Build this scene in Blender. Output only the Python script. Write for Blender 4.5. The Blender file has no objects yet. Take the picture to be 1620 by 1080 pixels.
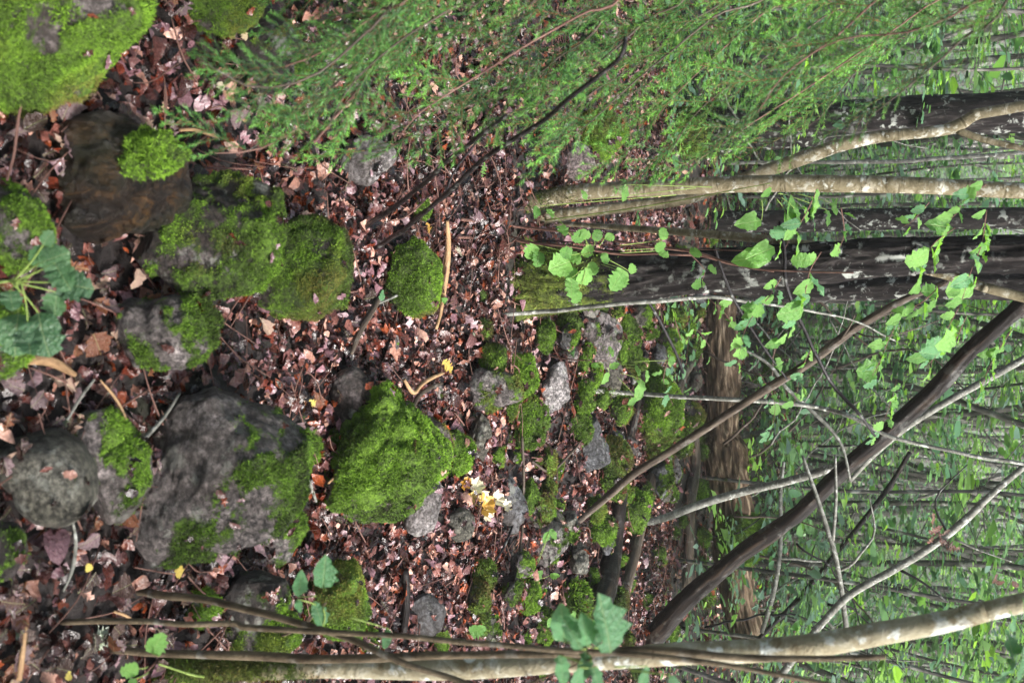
import bpy, math, random
import numpy as np
from mathutils import Vector, Matrix
random.seed(7); RNG = np.random.default_rng(7)
sc = bpy.context.scene; COL = sc.collection
# ------------------------------------------------------------------ camera, sky, sun, exposure
PITCH = math.radians(20.4); H = 1.6; LENS = 35.0; F = 1620*LENS/36.0
CAM = np.array([0, 0, H]); FW = np.array([0, math.cos(PITCH), -math.sin(PITCH)])
UP = np.array([0, math.sin(PITCH), math.cos(PITCH)]); LF = np.array([-1.0, 0, 0])
cd = bpy.data.cameras.new('camera'); cam = bpy.data.objects.new('camera', cd); COL.objects.link(cam)
cd.sensor_width = 36; cd.sensor_fit = 'HORIZONTAL'; cd.lens = LENS; cd.clip_start = 0.05; cd.clip_end = 500
# the photograph was taken with the camera turned on its side: image right is world up, image top is world left
cam.matrix_world = Matrix(((UP[0], LF[0], -FW[0], 0), (UP[1], LF[1], -FW[1], 0), (UP[2], LF[2], -FW[2], H), (0, 0, 0, 1)))
cd.dof.use_dof = True; cd.dof.focus_distance = 4.6; cd.dof.aperture_fstop = 5.3
sc.camera = cam
SUN_EL, SUN_AZ = math.radians(48), math.radians(118)      # azimuth from +Y (north) clockwise
w = bpy.data.worlds.new('World'); sc.world = w; w.use_nodes = True
nt = w.node_tree; bg = nt.nodes['Background']
sky = nt.nodes.new('ShaderNodeTexSky'); sky.sky_type = 'NISHITA'; sky.sun_disc = False
sky.sun_elevation = SUN_EL; sky.sun_rotation = SUN_AZ; sky.dust_density = 5; sky.air_density = 1.0; sky.ozone_density = 1.5
hs = nt.nodes.new('ShaderNodeHueSaturation'); hs.inputs['Saturation'].default_value = 0.8
nt.links.new(sky.outputs[0], hs.inputs['Color']); nt.links.new(hs.outputs[0], bg.inputs['Color'])
bg.inputs['Strength'].default_value = 0.05
sl = bpy.data.lights.new('sun', 'SUN'); sl.energy = 1.5; sl.angle = math.radians(11); sl.color = (1, 0.96, 0.93)
so = bpy.data.objects.new('sun', sl); COL.objects.link(so)
sd = Vector((math.sin(SUN_AZ)*math.cos(SUN_EL), math.cos(SUN_AZ)*math.cos(SUN_EL), math.sin(SUN_EL)))
so.rotation_euler = sd.to_track_quat('Z', 'Y').to_euler(); so.location = (4, -2, 8)
sc.view_settings.view_transform = 'Standard'; sc.view_settings.look = 'None'; sc.view_settings.gamma = 1
sc.view_settings.use_curve_mapping = False; sc.view_settings.exposure = 3.0
sc.cycles.max_bounces = 6; sc.cycles.diffuse_bounces = 3; sc.cycles.glossy_bounces = 2; sc.cycles.transmission_bounces = 3
sc.cycles.sample_clamp_indirect = 4; sc.cycles.use_denoising = True

# ------------------------------------------------------------------ noise
def _h(ix, iy, iz, s):
    with np.errstate(over='ignore'):
        n = (ix.astype(np.int64)*73856093) ^ (iy.astype(np.int64)*19349663) ^ (iz.astype(np.int64)*83492791) ^ (s*2654435)
        n = n.astype(np.uint32); n ^= n >> np.uint32(15); n = n*np.uint32(2246822519); n ^= n >> np.uint32(13); n = n*np.uint32(3266489917); n ^= n >> np.uint32(16)
    return n.astype(np.float64)/2147483648.0-1
def vn(P, s=0):
    P = np.asarray(P, float); i = np.floor(P); f = P-i; f = f*f*(3-2*f); i = i.astype(np.int64)
    x, y, z = i[..., 0], i[..., 1], i[..., 2]; fx, fy, fz = f[..., 0], f[..., 1], f[..., 2]; r = 0
    for a in (0, 1):
        for b in (0, 1):
            for c in (0, 1):
                r = r+_h(x+a, y+b, z+c, s)*(fx if a else 1-fx)*(fy if b else 1-fy)*(fz if c else 1-fz)
    return r
def fbm(P, s=0, o=4):
    r = 0; a = 1.0; P = np.asarray(P, float)
    for k in range(o): r = r+a*vn(P*2**k+k*17.3, s+k); a *= 0.5
    return r/1.6

# ------------------------------------------------------------------ terrain and picture-to-place helpers
def gz(x, y):
    x = np.asarray(x, float); y = np.asarray(y, float)
    P = np.stack([x, y, np.zeros_like(x)], -1)
    z = 0.05*vn(P*1.1, 3)+0.02*vn(P*3.1, 5)+0.10*vn(P*0.35, 4)*np.clip((y-4)/8, 0, 1)
    z = z+0.006*vn(P*9, 8)
    far = np.clip((y-26)/50, 0, 3); z = z+11*far**1.3+0.8*vn(P*0.1, 9)*np.clip((y-20)/15, 0, 1)
    return z
def ray(ix, iy): return FW+UP*(ix-810)/F-LF*(iy-540)/F       # depth 1 along the view axis
def P(ix, iy, d): return CAM+ray(ix, iy)*d                    # at view depth d
def PY(ix, iy, y):                                            # where the ray meets the upright plane at distance y
    r = ray(ix, iy); return CAM+r*(y/r[1])
def G(ix, iy, lift=0.0):                                      # where the ray meets the ground
    r = ray(ix, iy); t = 0.9
    while t < 90:
        p = CAM+r*t
        if p[2] <= gz(p[0], p[1])+lift: break
        t *= 1.01
    lo, hi = t/1.01, t
    for _ in range(12):
        m = (lo+hi)/2; p = CAM+r*m
        if p[2] <= gz(p[0], p[1])+lift: hi = m
        else: lo = m
    return CAM+r*hi
def depth(p): return float(np.dot(np.asarray(p)-CAM, FW))

# ------------------------------------------------------------------ objects
def mesh(name, V, faces, mat=None, smooth=True, attrs=None):
    """faces: an int array (n,3) or (n,4), or a list of such arrays"""
    if isinstance(faces, np.ndarray): faces = [faces]
    V = np.asarray(V, np.float32); me = bpy.data.meshes.new(name)
    L = np.concatenate([f.reshape(-1) for f in faces]).astype(np.int32)
    tot = np.concatenate([np.full(len(f), f.shape[1], np.int32) for f in faces])
    st = np.concatenate([[0], np.cumsum(tot)[:-1]]).astype(np.int32)
    me.vertices.add(len(V)); me.vertices.foreach_set('co', V.ravel())
    me.loops.add(len(L)); me.loops.foreach_set('vertex_index', L)
    me.polygons.add(len(tot)); me.polygons.foreach_set('loop_start', st)
    me.update(calc_edges=True)
    if smooth: me.polygons.foreach_set('use_smooth', np.ones(len(tot), bool))
    for k, a in (attrs or {}).items():
        a = np.asarray(a, np.float32)
        if a.ndim == 1: at = me.attributes.new(k, 'FLOAT', 'POINT'); at.data.foreach_set('value', a)
        elif a.shape[1] == 3: at = me.attributes.new(k, 'FLOAT_VECTOR', 'POINT'); at.data.foreach_set('vector', a.ravel())
        else: at = me.attributes.new(k, 'FLOAT_COLOR', 'POINT'); at.data.foreach_set('color', a.ravel())
    if mat: me.materials.append(mat)
    me.validate(); return me
def link(name, me, parent=None, loc=(0, 0, 0), kind=None, label=None, cat=None, group=None):
    o = bpy.data.objects.new(name, me); COL.objects.link(o); o.location = [float(v) for v in loc]
    if parent: o.parent = parent
    if kind: o['kind'] = kind
    if label: o['label'] = label
    if cat: o['category'] = cat
    if group: o['group'] = group
    return o
def thing(name, label, cat, loc=(0, 0, 0), group=None): return link(name, None, None, loc, None, label, cat, group)
def merge(parts):
    V = []; Fs = {}; n = 0; A = {}
    for v, f, a in parts:
        V.append(v)
        for q in (f if isinstance(f, list) else [f]): Fs.setdefault(q.shape[1], []).append(q+n)
        for k, x in a.items(): A.setdefault(k, []).append(x)
        n += len(v)
    return np.concatenate(V), [np.concatenate(x) for x in Fs.values()], {k: np.concatenate(x) for k, x in A.items()}
def smooth_path(pts, n):
    pts = np.asarray(pts, float); m = len(pts)
    if m < 3:
        t = np.linspace(0, 1, n)[:, None]; return pts[0]*(1-t)+pts[-1]*t
    e = np.vstack([2*pts[0]-pts[1], pts, 2*pts[-1]-pts[-2]])
    seg = np.linalg.norm(np.diff(pts, axis=0), axis=1)+1e-9; cum = np.concatenate([[0], np.cumsum(seg)])
    t = np.linspace(0, cum[-1], n); i = np.clip(np.searchsorted(cum, t, 'right')-1, 0, m-2); u = ((t-cum[i])/seg[i])[:, None]
    p0, p1, p2, p3 = e[i], e[i+1], e[i+2], e[i+3]
    return 0.5*((2*p1)+(-p0+p2)*u+(2*p0-5*p1+4*p2-p3)*u*u+(-p0+3*p1-3*p2+p3)*u**3)
def tube(pts, rad, n=24, sides=8, rough=0.0, rf=6.0, seed=0, ridge=0.0, origin=None, wob=0.0):
    """a tapered, slightly uneven limb along pts; rad one per control point"""
    pts = np.asarray(pts, float); Q = smooth_path(np.column_stack([pts, rad]), n); C = Q[:, :3].copy(); R = np.abs(Q[:, 3])
    if wob: C += wob*np.stack([vn(C*rf*0.5+k*9.1, seed+k) for k in range(3)], -1)
    T = np.gradient(C, axis=0); T /= np.linalg.norm(T, axis=1)[:, None]+1e-12
    u = np.cross(T[0], [0.3, 1, 0.2]); u /= np.linalg.norm(u); U = [u]
    for k in range(1, n):
        u = U[-1]-T[k]*np.dot(U[-1], T[k]); u /= np.linalg.norm(u)+1e-12; U.append(u)
    U = np.array(U); W = np.cross(T, U); a = np.linspace(0, 2*np.pi, sides, endpoint=False)
    ca, sa = np.cos(a), np.sin(a)
    L = np.concatenate([[0], np.cumsum(np.linalg.norm(np.diff(C, axis=0), axis=1))])
    tc = np.stack([np.outer(R, ca), np.outer(R, sa), np.repeat(L[:, None], sides, 1)], -1)
    rr = np.repeat(R[:, None], sides, 1)
    if rough: rr = rr*(1+rough*fbm(tc*[rf, rf, rf*0.6]+seed*3.7, seed, 3))
    if ridge:
        q = vn(tc*[28, 28, 3.5]+seed, seed+5)+0.6*vn(tc*[60, 60, 8]+seed, seed+6); rr = rr+ridge*(1-2*np.abs(q))
    V = C[:, None, :]+U[:, None, :]*(rr*ca)[..., None]+W[:, None, :]*(rr*sa)[..., None]
    V = V.reshape(-1, 3); idx = np.arange(n*sides).reshape(n, sides)
    q = np.stack([idx[:-1], np.roll(idx[:-1], -1, 1), np.roll(idx[1:], -1, 1), idx[1:]], -1).reshape(-1, 4)
    tc = tc.reshape(-1, 3); c0, c1 = len(V), len(V)+1
    V = np.vstack([V, C[0]-T[0]*R[0]*0.15, C[-1]+T[-1]*R[-1]*0.3]); tc = np.vstack([tc, tc[0], tc[-1]])
    i0 = idx[0]; i1 = idx[-1]
    t = np.vstack([np.stack([np.roll(i0, -1), i0, np.full(sides, c0)], -1), np.stack([i1, np.roll(i1, -1), np.full(sides, c1)], -1)])
    if origin is not None: V = V-np.asarray(origin)
    return V, [q, t], {'tc': tc}

# ------------------------------------------------------------------ materials
class NB:
    def __init__(s, name):
        s.m = bpy.data.materials.new(name); s.m.use_nodes = True; s.t = s.m.node_tree; s.p = s.t.nodes['Principled BSDF']; s.out = s.t.nodes['Material Output']
    def n(s, ty, **k):
        x = s.t.nodes.new('ShaderNode'+ty)
        for a, b in k.items(): setattr(x, a, b)
        return x
    def l(s, a, b): s.t.links.new(a, b)
    def attr(s, nm, o=1): return s.n('Attribute', attribute_name=nm).outputs[{'c': 0, 'v': 1, 'f': 2}[o] if isinstance(o, str) else o]
    def obj(s):
        tc = s.n('TexCoord'); oi = s.n('ObjectInfo'); ad = s.n('VectorMath', operation='ADD'); mu = s.n('VectorMath', operation='SCALE')
        cb = s.n('CombineXYZ')
        for k in range(3): s.l(oi.outputs['Random'], cb.inputs[k])
        s.l(cb.outputs[0], mu.inputs[0]); mu.inputs['Scale'].default_value = 37
        s.l(tc.outputs['Object'], ad.inputs[0]); s.l(mu.outputs[0], ad.inputs[1]); return ad.outputs[0]
    def map(s, v, sc3):
        x = s.n('Mapping'); x.inputs['Scale'].default_value = sc3; s.l(v, x.inputs['Vector']); return x.outputs[0]
    def noise(s, v, scale, det=4, rough=0.55, dist=0):
        x = s.n('TexNoise'); x.inputs['Scale'].default_value = scale; x.inputs['Detail'].default_value = det
        x.inputs['Roughness'].default_value = rough; x.inputs['Distortion'].default_value = dist; s.l(v, x.inputs['Vector']); return x.outputs['Fac']
    def ramp(s, f, stops, interp='LINEAR'):
        x = s.n('ValToRGB'); r = x.color_ramp; r.interpolation = interp
        while len(r.elements) < len(stops): r.elements.new(0.5)
        for e, (p, c) in zip(r.elements, stops): e.position = p; e.color = (*c, 1) if not isinstance(c, (int, float)) else (c, c, c, 1)
        s.l(f, x.inputs[0]); return x.outputs[0]
    def mix(s, f, a, b, mode='MIX'):
        x = s.n('Mix', data_type='RGBA', blend_type=mode)
        for i, q in ((0, f), (6, a), (7, b)):
            if isinstance(q, (int, float)): x.inputs[i].default_value = q if i == 0 else (q, q, q, 1)
            elif isinstance(q, tuple): x.inputs[i].default_value = (*q, 1)
            else: s.l(q, x.inputs[i])
        return x.outputs[2]
    def math(s, op, a, b=0.0):
        x = s.n('Math', operation=op)
        for i, q in ((0, a), (1, b)):
            if isinstance(q, (int, float)): x.inputs[i].default_value = q
            else: s.l(q, x.inputs[i])
        return x.outputs[0]
    def bump(s, h, st=0.5, d=0.01):
        x = s.n('Bump'); x.inputs['Strength'].default_value = st; x.inputs['Distance'].default_value = d; s.l(h, x.inputs['Height']); s.l(x.outputs[0], s.p.inputs['Normal'])
    def col(s, c): s.l(c, s.p.inputs['Base Color']) if not isinstance(c, tuple) else s.p.inputs['Base Color'].__setattr__('default_value', (*c, 1))
    def rough(s, v):
        if isinstance(v, (int, float)): s.p.inputs['Roughness'].default_value = v
        else: s.l(v, s.p.inputs['Roughness'])
    def transl(s, c, f=0.35):
        t = s.n('BsdfTranslucent'); mx = s.n('MixShader'); mx.inputs[0].default_value = f
        s.l(c, t.inputs[0]) if not isinstance(c, tuple) else t.inputs[0].__setattr__('default_value', (*c, 1))
        s.l(s.p.outputs[0], mx.inputs[1]); s.l(t.outputs[0], mx.inputs[2]); s.l(mx.outputs[0], s.out.inputs['Surface'])

MOSS_STOPS = [(0.25, (0.018, 0.026, 0.005)), (0.42, (0.045, 0.08, 0.008)), (0.54, (0.11, 0.21, 0.014)), (0.70, (0.21, 0.37, 0.03))]
def mat_rock(name, lo, mid, hi, moss_shift=0.0):
    b = NB(name); v = b.obj()
    n1 = b.noise(v, 8, 9, 0.72, 0.6); n2 = b.noise(v, 60, 6, 0.75); n3 = b.noise(v, 2.1, 3)
    c = b.ramp(n1, [(0.3, lo), (0.5, mid), (0.68, hi)])
    sp = b.ramp(n2, [(0.40, 0.12), (0.5, 0.7), (0.62, 1.8)]); c = b.mix(0.85, c, sp, 'MULTIPLY'); crk = b.ramp(b.noise(b.map(v, (3, 3, 9)), 1.6, 7, 0.7, 1.5), [(0.485, 1.0), (0.5, 0.18), (0.515, 1.0)]); c = b.mix(0.8, c, crk, 'MULTIPLY')
    lich = b.ramp(b.noise(v, 11, 6, 0.7), [(0.56, 0), (0.62, 0.55)]); c = b.mix(lich, c, (0.30, 0.31, 0.27))
    soil = b.ramp(n3, [(0.5, 0), (0.7, 0.55)]); c = b.mix(soil, c, (0.055, 0.04, 0.03))
    mf = b.attr('moss', 'f'); mm = b.math('ADD', mf, b.math('MULTIPLY', b.math('SUBTRACT', b.noise(v, 17, 8, 0.75), 0.5), 2.6))
    mk = b.ramp(mm, [(0.40, 0), (0.62, 1)])
    mc = b.ramp(b.math('ADD', b.math('ADD', b.math('MULTIPLY', b.noise(v, 4, 3), 0.5), b.math('MULTIPLY', b.noise(v, 55, 3, 0.7), 0.5)), moss_shift), MOSS_STOPS)
    c = b.mix(mk, c, mc); b.col(c)
    b.rough(b.ramp(mk, [(0, 0.5), (1, 0.9)])); b.p.inputs['Specular IOR Level'].default_value = 0.4
    h = b.math('ADD', b.math('ADD', b.math('MULTIPLY', b.noise(v, 40, 9, 0.78), 1.0), b.math('MULTIPLY', b.mix(0, crk, crk), 0.35)), b.math('MULTIPLY', b.noise(v, 110, 3, 0.6), b.math('ADD', b.math('MULTIPLY', mk, 0.9), 0.25)))
    b.bump(h, 1.0, 0.022); return b.m
ROCK = mat_rock('rock_grey', (0.035, 0.029, 0.026), (0.145, 0.125, 0.12), (0.34, 0.30, 0.295))
ROCK_D = mat_rock('rock_dark_wet', (0.010, 0.007, 0.006), (0.034, 0.026, 0.022), (0.12, 0.10, 0.10), -0.05)
ROCK_L = mat_rock('rock_pale', (0.14, 0.125, 0.12), (0.27, 0.25, 0.25), (0.42, 0.40, 0.41))
ROCK_P = mat_rock('rock_pink', (0.09, 0.065, 0.06), (0.18, 0.14, 0.135), (0.29, 0.24, 0.24))
ROCK_B = mat_rock('rock_slate', (0.035, 0.036, 0.04), (0.085, 0.088, 0.095), (0.17, 0.175, 0.19))
ROCK_G = mat_rock('rock_greenish', (0.05, 0.047, 0.036), (0.095, 0.09, 0.07), (0.17, 0.165, 0.14), -0.05)

b = NB('moss_fronds'); v = b.attr('col', 'c'); b.col(v); b.rough(0.85); b.transl(v, 0.25); MOSS = b.m
b = NB('litter_leaves'); v = b.attr('col', 'c'); g = b.n('NewGeometry'); nn = b.noise(g.outputs['Position'], 90, 3)
c = b.mix(0.55, v, b.ramp(nn, [(0.3, 0.45), (0.7, 1.35)]), 'MULTIPLY'); b.col(c); b.rough(b.ramp(nn, [(0.3, 0.12), (0.7, 0.38)])); b.bump(nn, 0.8, 0.006); b.transl(c, 0.12); b.p.inputs['Specular IOR Level'].default_value = 0.6; LITTER = b.m
b = NB('soil'); g = b.n('NewGeometry'); v = g.outputs['Position']; n1 = b.noise(v, 14, 8, 0.7)
c = b.ramp(n1, [(0.3, (0.003, 0.002, 0.002)), (0.55, (0.012, 0.007, 0.006)), (0.75, (0.04, 0.024, 0.02))])
c = b.mix(b.ramp(b.noise(v, 0.8, 6, 0.7), [(0.55, 0), (0.7, 0.6)]), c, (0.045, 0.06, 0.018)); sx = b.n('SeparateXYZ'); b.l(v, sx.inputs[0]); mr = b.n('MapRange'); mr.inputs[1].default_value = 24; mr.inputs[2].default_value = 42; b.l(sx.outputs[1], mr.inputs[0]); c = b.mix(mr.outputs[0], c, b.ramp(b.noise(v, 1.4, 6, 0.8), [(0.35, (0.03, 0.034, 0.028)), (0.6, (0.11, 0.125, 0.095))]))
b.col(c); b.rough(0.7); b.bump(n1, 0.9, 0.03); SOIL = b.m

def mat_bark(name, dark, mid, light, lich=(0.55, 0.57, 0.53), lamt=0.6, sc3=(1, 1, 1), bands=0.0, moss=True, fis=(26, 26, 4), lscale=14, rough=0.75):
    b = NB(name); t = b.attr('tc', 'v'); f = b.noise(b.map(t, fis), 1.0, 7, 0.7, 0.6)
    c = b.ramp(f, [(0.32, dark), (0.52, mid), (0.72, light)])
    if bands:
        q = b.noise(b.map(t, (9, 9, 60)), 1.0, 3, 0.6); c = b.mix(b.ramp(q, [(0.58, 0), (0.66, bands)]), c, dark)
        q2 = b.noise(t, 7, 4, 0.6, 0.3); c = b.mix(b.ramp(q2, [(0.44, 0), (0.62, 0.75)]), c, mid)
    if lamt:
        l1 = b.noise(t, lscale, 5, 0.62, 0.2); l2 = b.noise(t, 2.2, 2)
        l = b.math('MULTIPLY', b.ramp(l1, [(0.55, 0), (0.63, 1)]), b.ramp(l2, [(0.38, 0), (0.55, lamt)])); c = b.mix(l, c, lich)
    if moss:
        mf = b.attr('moss', 'f'); mk = b.ramp(b.math('ADD', mf, b.math('MULTIPLY', b.math('SUBTRACT', b.noise(t, 16, 5, 0.7), 0.5), 1.4)), [(0.45, 0), (0.6, 1)])
        c = b.mix(mk, c, b.ramp(b.noise(t, 40, 4, 0.7), [(0.3, (0.02, 0.028, 0.006)), (0.5, (0.05, 0.065, 0.012)), (0.7, (0.12, 0.16, 0.025))]))
    b.col(c); b.rough(rough); b.p.inputs['Specular IOR Level'].default_value = 0.2; b.bump(b.math('ADD', f, b.math('MULTIPLY', b.noise(t, 120, 3, 0.6), 0.3)), 0.8, 0.012); return b.m
BARK_DARK = mat_bark('bark_dark_lichen', (0.002, 0.002, 0.002), (0.010, 0.008, 0.008), (0.06, 0.054, 0.05), lamt=0.8, lscale=17, lich=(0.33, 0.35, 0.32), fis=(34, 34, 7), rough=0.9)
BARK_SMOOTH = mat_bark('bark_smooth_olive', (0.05, 0.038, 0.016), (0.17, 0.145, 0.09), (0.42, 0.39, 0.31), lich=(0.55, 0.56, 0.50), lamt=0.7, bands=0.8, fis=(14, 14, 22), lscale=26)
BARK_PALE = mat_bark('bark_pale_mottled', (0.10, 0.065, 0.025), (0.26, 0.235, 0.16), (0.46, 0.45, 0.39), lich=(0.62, 0.66, 0.63), lamt=1.0, bands=0.25, fis=(16, 16, 16), lscale=18)
BARK_BROWN = mat_bark('bark_brown', (0.04, 0.028, 0.018), (0.11, 0.085, 0.055), (0.20, 0.16, 0.11), lamt=0.25, fis=(20, 20, 10))
BARK_GREY = mat_bark('bark_grey_thin', (0.06, 0.06, 0.05), (0.16, 0.16, 0.14), (0.32, 0.33, 0.30), lamt=0.8, fis=(16, 16, 20), lscale=30)
BARK_FAR = mat_bark('bark_far', (0.02, 0.019, 0.016), (0.085, 0.08, 0.072), (0.24, 0.235, 0.215), lamt=0.5, fis=(9, 9, 5), lscale=5)
WOOD_BARE = mat_bark('wood_bare_rotten', (0.012, 0.008, 0.006), (0.085, 0.055, 0.034), (0.40, 0.31, 0.22), lamt=0.5, lich=(0.03, 0.035, 0.012), lscale=6, fis=(34, 34, 3.5))
WOOD_DARK = mat_bark('wood_dark_wet', (0.003, 0.002, 0.002), (0.010, 0.007, 0.006), (0.06, 0.04, 0.027), lamt=0.1, fis=(24, 24, 3), rough=0.5)
WOOD_GREY = mat_bark('wood_grey_dead', (0.02, 0.015, 0.012), (0.065, 0.05, 0.038), (0.16, 0.13, 0.10), lamt=0.15, fis=(30, 30, 4), rough=0.6)
TWIG_DARK = mat_bark('twig_black', (0.006, 0.005, 0.006), (0.014, 0.012, 0.013), (0.035, 0.03, 0.032), lamt=0.3, fis=(30, 30, 8), rough=0.35)
TWIG_RED = mat_bark('twig_red_brown', (0.05, 0.025, 0.02), (0.14, 0.075, 0.06), (0.26, 0.17, 0.14), lamt=0.0, fis=(30, 30, 8), rough=0.5)
TWIG_TAN = mat_bark('twig_tan', (0.12, 0.07, 0.035), (0.30, 0.19, 0.10), (0.48, 0.34, 0.22), lamt=0.0, fis=(30, 30, 8), rough=0.6)

def mat_leaf(name, c0, c1, tr=0.4, rough=0.4, under=None):
    b = NB(name); oi = b.n('ObjectInfo'); v = b.n('TexCoord').outputs['Object']
    f = b.math('ADD', b.math('MULTIPLY', oi.outputs['Random'], 0.75), b.math('MULTIPLY', b.noise(v, 7, 4), 0.4))
    c = b.ramp(f, [(0.15, c0), (0.85, c1)]); sx = b.n('SeparateXYZ'); b.l(v, sx.inputs[0]); ay = b.math('ABSOLUTE', sx.outputs[1])
    w_ = b.math('ABSOLUTE', b.math('SUBTRACT', b.math('FRACT', b.math('MULTIPLY', b.math('SUBTRACT', sx.outputs[0], b.math('MULTIPLY', ay, 0.9)), 7.5)), 0.5))
    vein = b.math('MAXIMUM', b.ramp(w_, [(0.42, 0), (0.49, 0.7)]), b.ramp(ay, [(0.008, 1), (0.02, 0)])); c = b.mix(b.math('MULTIPLY', vein, 0.55), c, b.mix(0.5, c, (0.45, 0.5, 0.25)))
    spt = b.ramp(b.noise(v, 19, 3), [(0.66, 0), (0.7, 0.7)]); c = b.mix(spt, c, (0.06, 0.045, 0.015)); b.col(c); b.rough(rough)
    c2 = b.mix(1.0, c, (1.25, 1.3, 0.55), 'MULTIPLY'); b.transl(c2, tr); b.bump(b.math('SUBTRACT', b.noise(v, 10, 3), vein), 0.5, 0.02); return b.m
def mat_leaf_attr(name, tr=0.4, rough=0.45):
    b = NB(name); v = b.attr('col', 'c'); b.col(v); b.rough(rough); b.transl(b.mix(1.0, v, (1.2, 1.3, 0.5), 'MULTIPLY'), tr); return b.m
LEAF_ASPEN = mat_leaf('leaf_aspen', (0.035, 0.095, 0.045), (0.07, 0.17, 0.06), 0.25, 0.32)
LEAF_GREEN = mat_leaf('leaf_fresh_green', (0.08, 0.22, 0.04), (0.19, 0.40, 0.09), 0.45)
LEAF_COOL = mat_leaf('leaf_cool_green', (0.06, 0.17, 0.07), (0.12, 0.30, 0.13), 0.4, 0.35)
LEAF_YELLOW = mat_leaf('leaf_yellow', (0.42, 0.30, 0.05), (0.62, 0.52, 0.12), 0.3)
LEAF_PALE = mat_leaf('leaf_pale_cream', (0.42, 0.32, 0.19), (0.72, 0.66, 0.52), 0.2, 0.6)
LEAF_OCHRE = mat_leaf('leaf_ochre', (0.30, 0.15, 0.02), (0.48, 0.27, 0.05), 0.2, 0.4)
LEAF_RED = mat_leaf('leaf_dead_red', (0.035, 0.010, 0.008), (0.10, 0.028, 0.02), 0.1, 0.35)
LITTER_MATS = [mat_leaf('dead_leaf_'+n, a, c, 0.1, r) for n, a, c, r in (
    ('dark', (0.018, 0.009, 0.008), (0.05, 0.024, 0.021), 0.2), ('purple', (0.07, 0.042, 0.045), (0.16, 0.105, 0.115), 0.2),
    ('rust', (0.09, 0.028, 0.014), (0.18, 0.065, 0.03), 0.2), ('tan', (0.17, 0.105, 0.075), (0.32, 0.21, 0.16), 0.3))]
b = NB('spruce_needles'); v = b.attr('col', 'c'); oi = b.n('ObjectInfo')
c = b.mix(1.0, v, b.ramp(oi.outputs['Random'], [(0, 0.7), (1, 1.3)]), 'MULTIPLY'); b.col(c); b.rough(0.45); b.transl(c, 0.3); NEEDLE = b.m
FAR_LEAF = mat_leaf_attr('far_leaves', 0.45); LICHEN = mat_leaf('lichen_pale', (0.40, 0.47, 0.42), (0.6, 0.66, 0.6), 0.1, 0.9)

# ------------------------------------------------------------------ leaf and tuft geometry
def leaf_geo(kind='oval', bend=0.15, fold=0.25, seed=0, n=7):
    """a leaf along +X, length 1, lying near the XY plane, with a folded midrib and wavy rim"""
    r = np.random.default_rng(seed); s = np.linspace(0, 1, n+1)
    if kind == 'round': w = 0.44*np.sqrt(np.clip(1-((s-0.42)/0.58)**2, 0, 1)); w[s < 0.42] = 0.44*np.sqrt(np.clip(1-((0.42-s[s < 0.42])/0.43)**2, 0, 1))
    elif kind == 'oval': w = 0.30*np.sin(np.pi*s**0.85)**0.8
    elif kind == 'narrow': w = 0.20*np.sin(np.pi*s**0.8)**0.9
    else: w = 0.30*np.sin(np.pi*s**1.25)**0.7
    w = np.nan_to_num(w)
    if kind == 'oak': w = w*(0.72+0.42*np.where(np.arange(n+1) % 2 == 0, -1, 1))
    if kind in ('round', 'oval'): w = w*(1+0.12*np.where(np.arange(n+1) % 2 == 0, -1, 1))
    x = s; V = [(x[i], 0, 0) for i in range(n+1)]; fc = []
    lo = {}; hi = {}
    for sg, D in ((1, lo), (-1, hi)):
        for i in range(1, n):
            ww = w[i]*(1+0.12*r.normal()); D[i] = len(V); V.append((x[i]+0.04*r.normal()*0.3-0.05*ww, sg*ww, 0))
        pr = 0
        for i in range(n):
            a, bb = i, i+1; c = D.get(i+1); d = D.get(i)
            f = [q for q in (a, bb, c, d) if q is not None]
            if sg < 0: f = f[::-1]
            fc.append(f)
    V = np.array(V, float); y = np.abs(V[:, 1])
    V[:, 2] = fold*y-bend*V[:, 0]**2+0.05*r.normal(size=len(V))*(y > 0)*(1+2*fold)
    return V, fc
def split(fc):
    t = [f for f in fc if len(f) == 3]; q = [f for f in fc if len(f) == 4]; o = []
    if t: o.append(np.array(t))
    if q: o.append(np.array(q))
    return o
def leaf_mesh(name, kind, mat, **k):
    V, fc = leaf_geo(kind, **k); return mesh(name, V, split(fc), mat)
def scatter_leaves(T, fc, pos, xd, nr, size, colr):
    """many copies of one leaf template as arrays"""
    xd = xd/np.linalg.norm(xd, axis=1)[:, None]; yd = np.cross(nr, xd); yd /= np.linalg.norm(yd, axis=1)[:, None]+1e-9; nz = np.cross(xd, yd)
    V = pos[:, None]+size[:, None, None]*(T[None, :, 0:1]*xd[:, None]+T[None, :, 1:2]*yd[:, None]+T[None, :, 2:3]*nz[:, None])
    N, m = len(pos), len(T); off = (np.arange(N)*m)
    Fs = [(f[None]+off[:, None, None]).reshape(-1, f.shape[1]) for f in split(fc)]
    c = np.repeat(colr, m, 0); return V.reshape(-1, 3), Fs, {'col': np.column_stack([c, np.ones(len(c))])}
def orient(o, pos, xd, nr, size):
    x = Vector(xd).normalized(); y = Vector(nr).cross(x).normalized(); z = x.cross(y)
    M = Matrix(((x[0], y[0], z[0]), (x[1], y[1], z[1]), (x[2], y[2], z[2]))).to_4x4()
    o.matrix_local = Matrix.Translation(Vector([float(q) for q in pos])) @ M @ Matrix.Diagonal((size, size, size, 1))
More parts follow.
